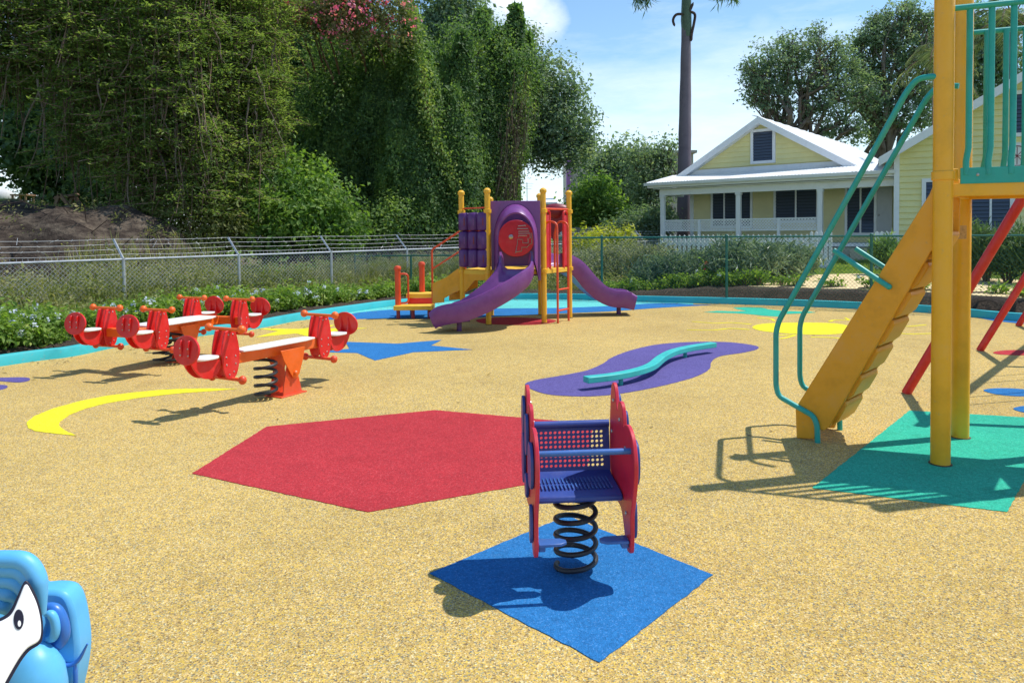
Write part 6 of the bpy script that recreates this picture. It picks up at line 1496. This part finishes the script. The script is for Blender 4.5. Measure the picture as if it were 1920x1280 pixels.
# ---- low plants along the far bed and flowering shrubs of the left bed
def bed_at(px_, off):
    g = G(px_, float(np.interp(px_, [k[0] for k in KPX], [k[1] for k in KPX]))); i = min(range(len(KS)), key=lambda j: (KS[j]-g).length); p = offset(i, off); return p
rng = R_(95); k = 0
xs = [1090,1112,1135,1158,1182,1205,1228,1252,1275,1298,1322,1345,1368,1392,1415,1440,1480,1535,1600,1655,1700,1745,1800,1850,1900]
where = lambda x: ('below the right purple slide' if x < 1200 else 'below the oleander bushes' if x < 1430 else 'before the sandy path' if x < 1700 else 'behind the yellow stair tower')
for i, x in enumerate(xs):
    p = bed_at(x, .75+.5*rng.random()); p = Vector((p.x+rng.normal()*.1, p.y, .30)); fl_ = 1 if (i*7) % 3 == 0 and x < 1720 else 0
    hh = (.17+.15*rng.random()) if x < 1430 else (.12+.10*rng.random())
    shrub('bedding_plant', 'low green bedding plant %s, number %d from the left along the far bed' % (where(x), i+1) if False else None, 'plant', p, hh, .24+.08*rng.random(), 'bed', rng, n=36 if x < 1430 else 16, nleaf=16, size=.075, asp=.5, rs=.05, group='low green plants in the far bed %s' % where(x), stems=5, flowers=fl_, fsize=.04)['label'] = ('low green bedding plant with a pale blue flower, %s' if fl_ else 'low green bedding plant without flowers, %s') % where(x)
LB = [(-35,.9,.85),(5,.7,.8),(45,1.1,.85),(85,.65,.75),(120,1.0,.8),(160,.7,.72),(200,1.1,.8),(240,.7,.7),(285,1.0,.78),(330,.7,.72),(370,1.1,.8),(415,.7,.74),(455,1.0,.78),(500,.75,.74),(535,1.1,.8),(570,.7,.7),(610,.9,.74),(650,.75,.66),(690,.95,.7),(730,.8,.62),(775,.9,.62),(820,.9,.6),(865,.9,.55),(905,.9,.5)]
def wl(x): return 'left of the far seesaw' if x < 140 else 'behind the far seesaw' if x < 330 else 'between the two seesaws' if x < 470 else 'right behind the near seesaw' if x < 660 else 'behind the yellow steps of the slide structure'
for i, (x, o_, h) in enumerate(LB):
    if x < 0: p = KS[0+8*3]-Vector((.2, .5, 0)) if False else offset(min(range(len(KS)), key=lambda j: (KS[j]-G(0, 687)).length)-3, o_)
    else: p = bed_at(x, o_)
    p = Vector((p.x, p.y, .10)); nf = 0 if x > 760 else int(3+rng.integers(2, 8))
    shrub('plumbago_shrub', None, 'shrub', p, h*(.36+.34*rng.random()), .36+.14*rng.random(), 'bed', rng, n=130, nleaf=18, size=.075, asp=.48, rs=.065, group='flowering shrubs in the left bed %s' % wl(x), stems=9, flowers=nf, fsize=.042)['label'] = ('bright green shrub with pale blue flower heads, %s' if nf else 'bright green shrub without flowers, %s') % wl(x)
p = G(1322, 500, .35); p = bed_at(1325, 1.3); shrub('rose_bush', 'small bush with one pink flower in front of the oleanders', 'bush', (p.x, p.y, .32), .55, .2, 'bush', rng, n=22, nleaf=14, size=.08, rs=.05, stems=4, flowers=2, fmat=pinkfl, fsize=.05)

# ---- grass, weeds and litter that nobody could count
def scatter(n, xr, yr, cond, rng):
    x = rng.uniform(*xr, n); y = rng.uniform(*yr, n); sd = np.concatenate([sdist(x[i:i+4000], y[i:i+4000]) for i in range(0, n, 4000)])
    d = (x-FL0[0])*FLN[0]+(y-FL0[1])*FLN[1]; a = (x-FL0[0])*FLD[0]+(y-FL0[1])*FLD[1]; k = cond(x, y, sd, d, a); x, y, sd = x[k], y[k], sd[k]
    return np.stack([x, y, HH(x, y, sd)], 1)
def blades(name, P, h, w_, mat, rng, label=None, tilt=.35):
    n = len(P); N = rng.normal(size=(n, 3)); N[:, 2] *= .3; l = h*(.5+.9*rng.random(n)); V, Fq = leafgeo(P, N, l, w_*(.7+.6*rng.random(n)), rng, up=np.array([0, 0, 1.6])+0*P, bend=.3)
    v = np.clip(.6*np.array([mnoise.noise(Vector((p[0]*.6, p[1]*.6, 0))) for p in P])+.5+.35*rng.normal(size=n)*.5, 0, 1)
    o = nmesh(name, V, Fq, mat, None, v); o['kind'] = 'stuff'; return o
rng = R_(99)
P = scatter(90000, (-1, 22), (14, 27), lambda x, y, sd, d, a: (sd > 1.0) & ~((x/y > .335) & (sd < 6.3)), rng); blades('grass', P, .085, .012, FO['grass'], rng)
P = scatter(110000, (-16, 6), (8, 27), lambda x, y, sd, d, a: (sd > .8) & (d < 3.0) & (d > -.25) & (x < 2.5), rng); blades('weeds', P, .58, .022, FO['weed'], rng)
P = scatter(70000, (-16, 6), (8, 27), lambda x, y, sd, d, a: (sd > .7) & (d < -.25) & (d > -6) & (x < 2.5), rng); blades('low_weeds', P, .26, .018, FO['weed'], rng)
# leafy weed clumps between the bed and the grey fence
P = scatter(5200, (-16, 3), (9, 27), lambda x, y, sd, d, a: (sd > 1.3) & (d < 2.2) & (d > -5), rng)
dd = (P[:, 0]-FL0[0])*FLN[0]+(P[:, 1]-FL0[1])*FLN[1]; tall = np.where(dd > -.3, .34, .16)[:, None]
C = P+np.array([0, 0, 1.])*tall*(1+.6*rng.random((len(P), 1))); V, Fq, v, S = clump_leaves(C, np.concatenate([np.full((len(P), 2), .3), tall*1.15], 1), len(C)*3, 14, .08, rng, .085, .42, shell=.2); o = nmesh('undergrowth', V, Fq, FO['weed'], None, v); o['kind'] = 'stuff'
P = scatter(1400, (-13, 4), (12, 30), lambda x, y, sd, d, a: (d > .4) & (d < 3.5) & (a > 3.5) & (sd > 1), rng)
C = P+np.array([0, 0, .35]); V, Fq, v, S = clump_leaves(C, np.full((len(C), 3), .4), len(C)*4, 14, .11, rng, .11, .5, shell=.2); o = nmesh('undergrowth', V, Fq, FO['vine'], None, v); o['kind'] = 'stuff'
# dead twigs on the earth bank
P = scatter(900, (-22, -7), (13, 26), lambda x, y, sd, d, a: (d > 2) & (d < 6.5) & (a < 6), rng); D = rng.normal(size=P.shape)*np.array([.35, .35, .16]); V, Fq = wires(np.stack([P+np.array([0, 0, .03]), P+D+np.array([0, 0, .12])], 1), .012); o = nmesh('dead_twigs', V, Fq, barkd); o['kind'] = 'stuff'
P = scatter(5000, (-24, -8), (18, 30), lambda x, y, sd, d, a: (d > 6) & (a < 9), rng); blades('bank_grass', P, .16, .02, FO['weed'], rng)

# fallen leaves along the kerb and a few out on the rubber
n = 420; ii = rng.integers(20, len(KS)-20, n); dd = -.03-.5*rng.random(n)**2.2; P = np.array([tuple(offset(int(i), float(d))+Vector((rng.normal()*.15, 0, .008))) for i, d in zip(ii, dd)])
P2 = np.stack([rng.uniform(-6, 6, 34), rng.uniform(5.5, 14, 34), np.full(34, .006)], 1); P = np.concatenate([P, P2]); P = P[(sdist(P[:, 0], P[:, 1]) < -.02)]
V, Fq = leafgeo(P, rng.normal(size=P.shape)*.25+np.array([0, 0, 1]), .05*(.5+rng.random(len(P))), .022, rng, bend=.25); V[:, 2] = np.maximum(V[:, 2], .006)
o = nmesh('fallen_leaves', V, Fq, foliage('dry_leaf', [(.12,.07,.03),(.22,.14,.05),(.33,.24,.08),(.3,.3,.1)], .1), None, rng.random(len(P))); o['kind'] = 'stuff'

P = scatter(420, (-22, -6), (13, 26), lambda x, y, sd, d, a: (d > 1.6) & (d < 7) & (a < 9), rng)
C = P+np.array([0, 0, .1]); V, Fq, v, S = clump_leaves(C, np.full((len(C), 3), .2), len(C)*3, 12, .09, rng, .09, .35, shell=.2); o = nmesh('bank_weeds', V, Fq, FO['weed'], None, v); o['kind'] = 'stuff'
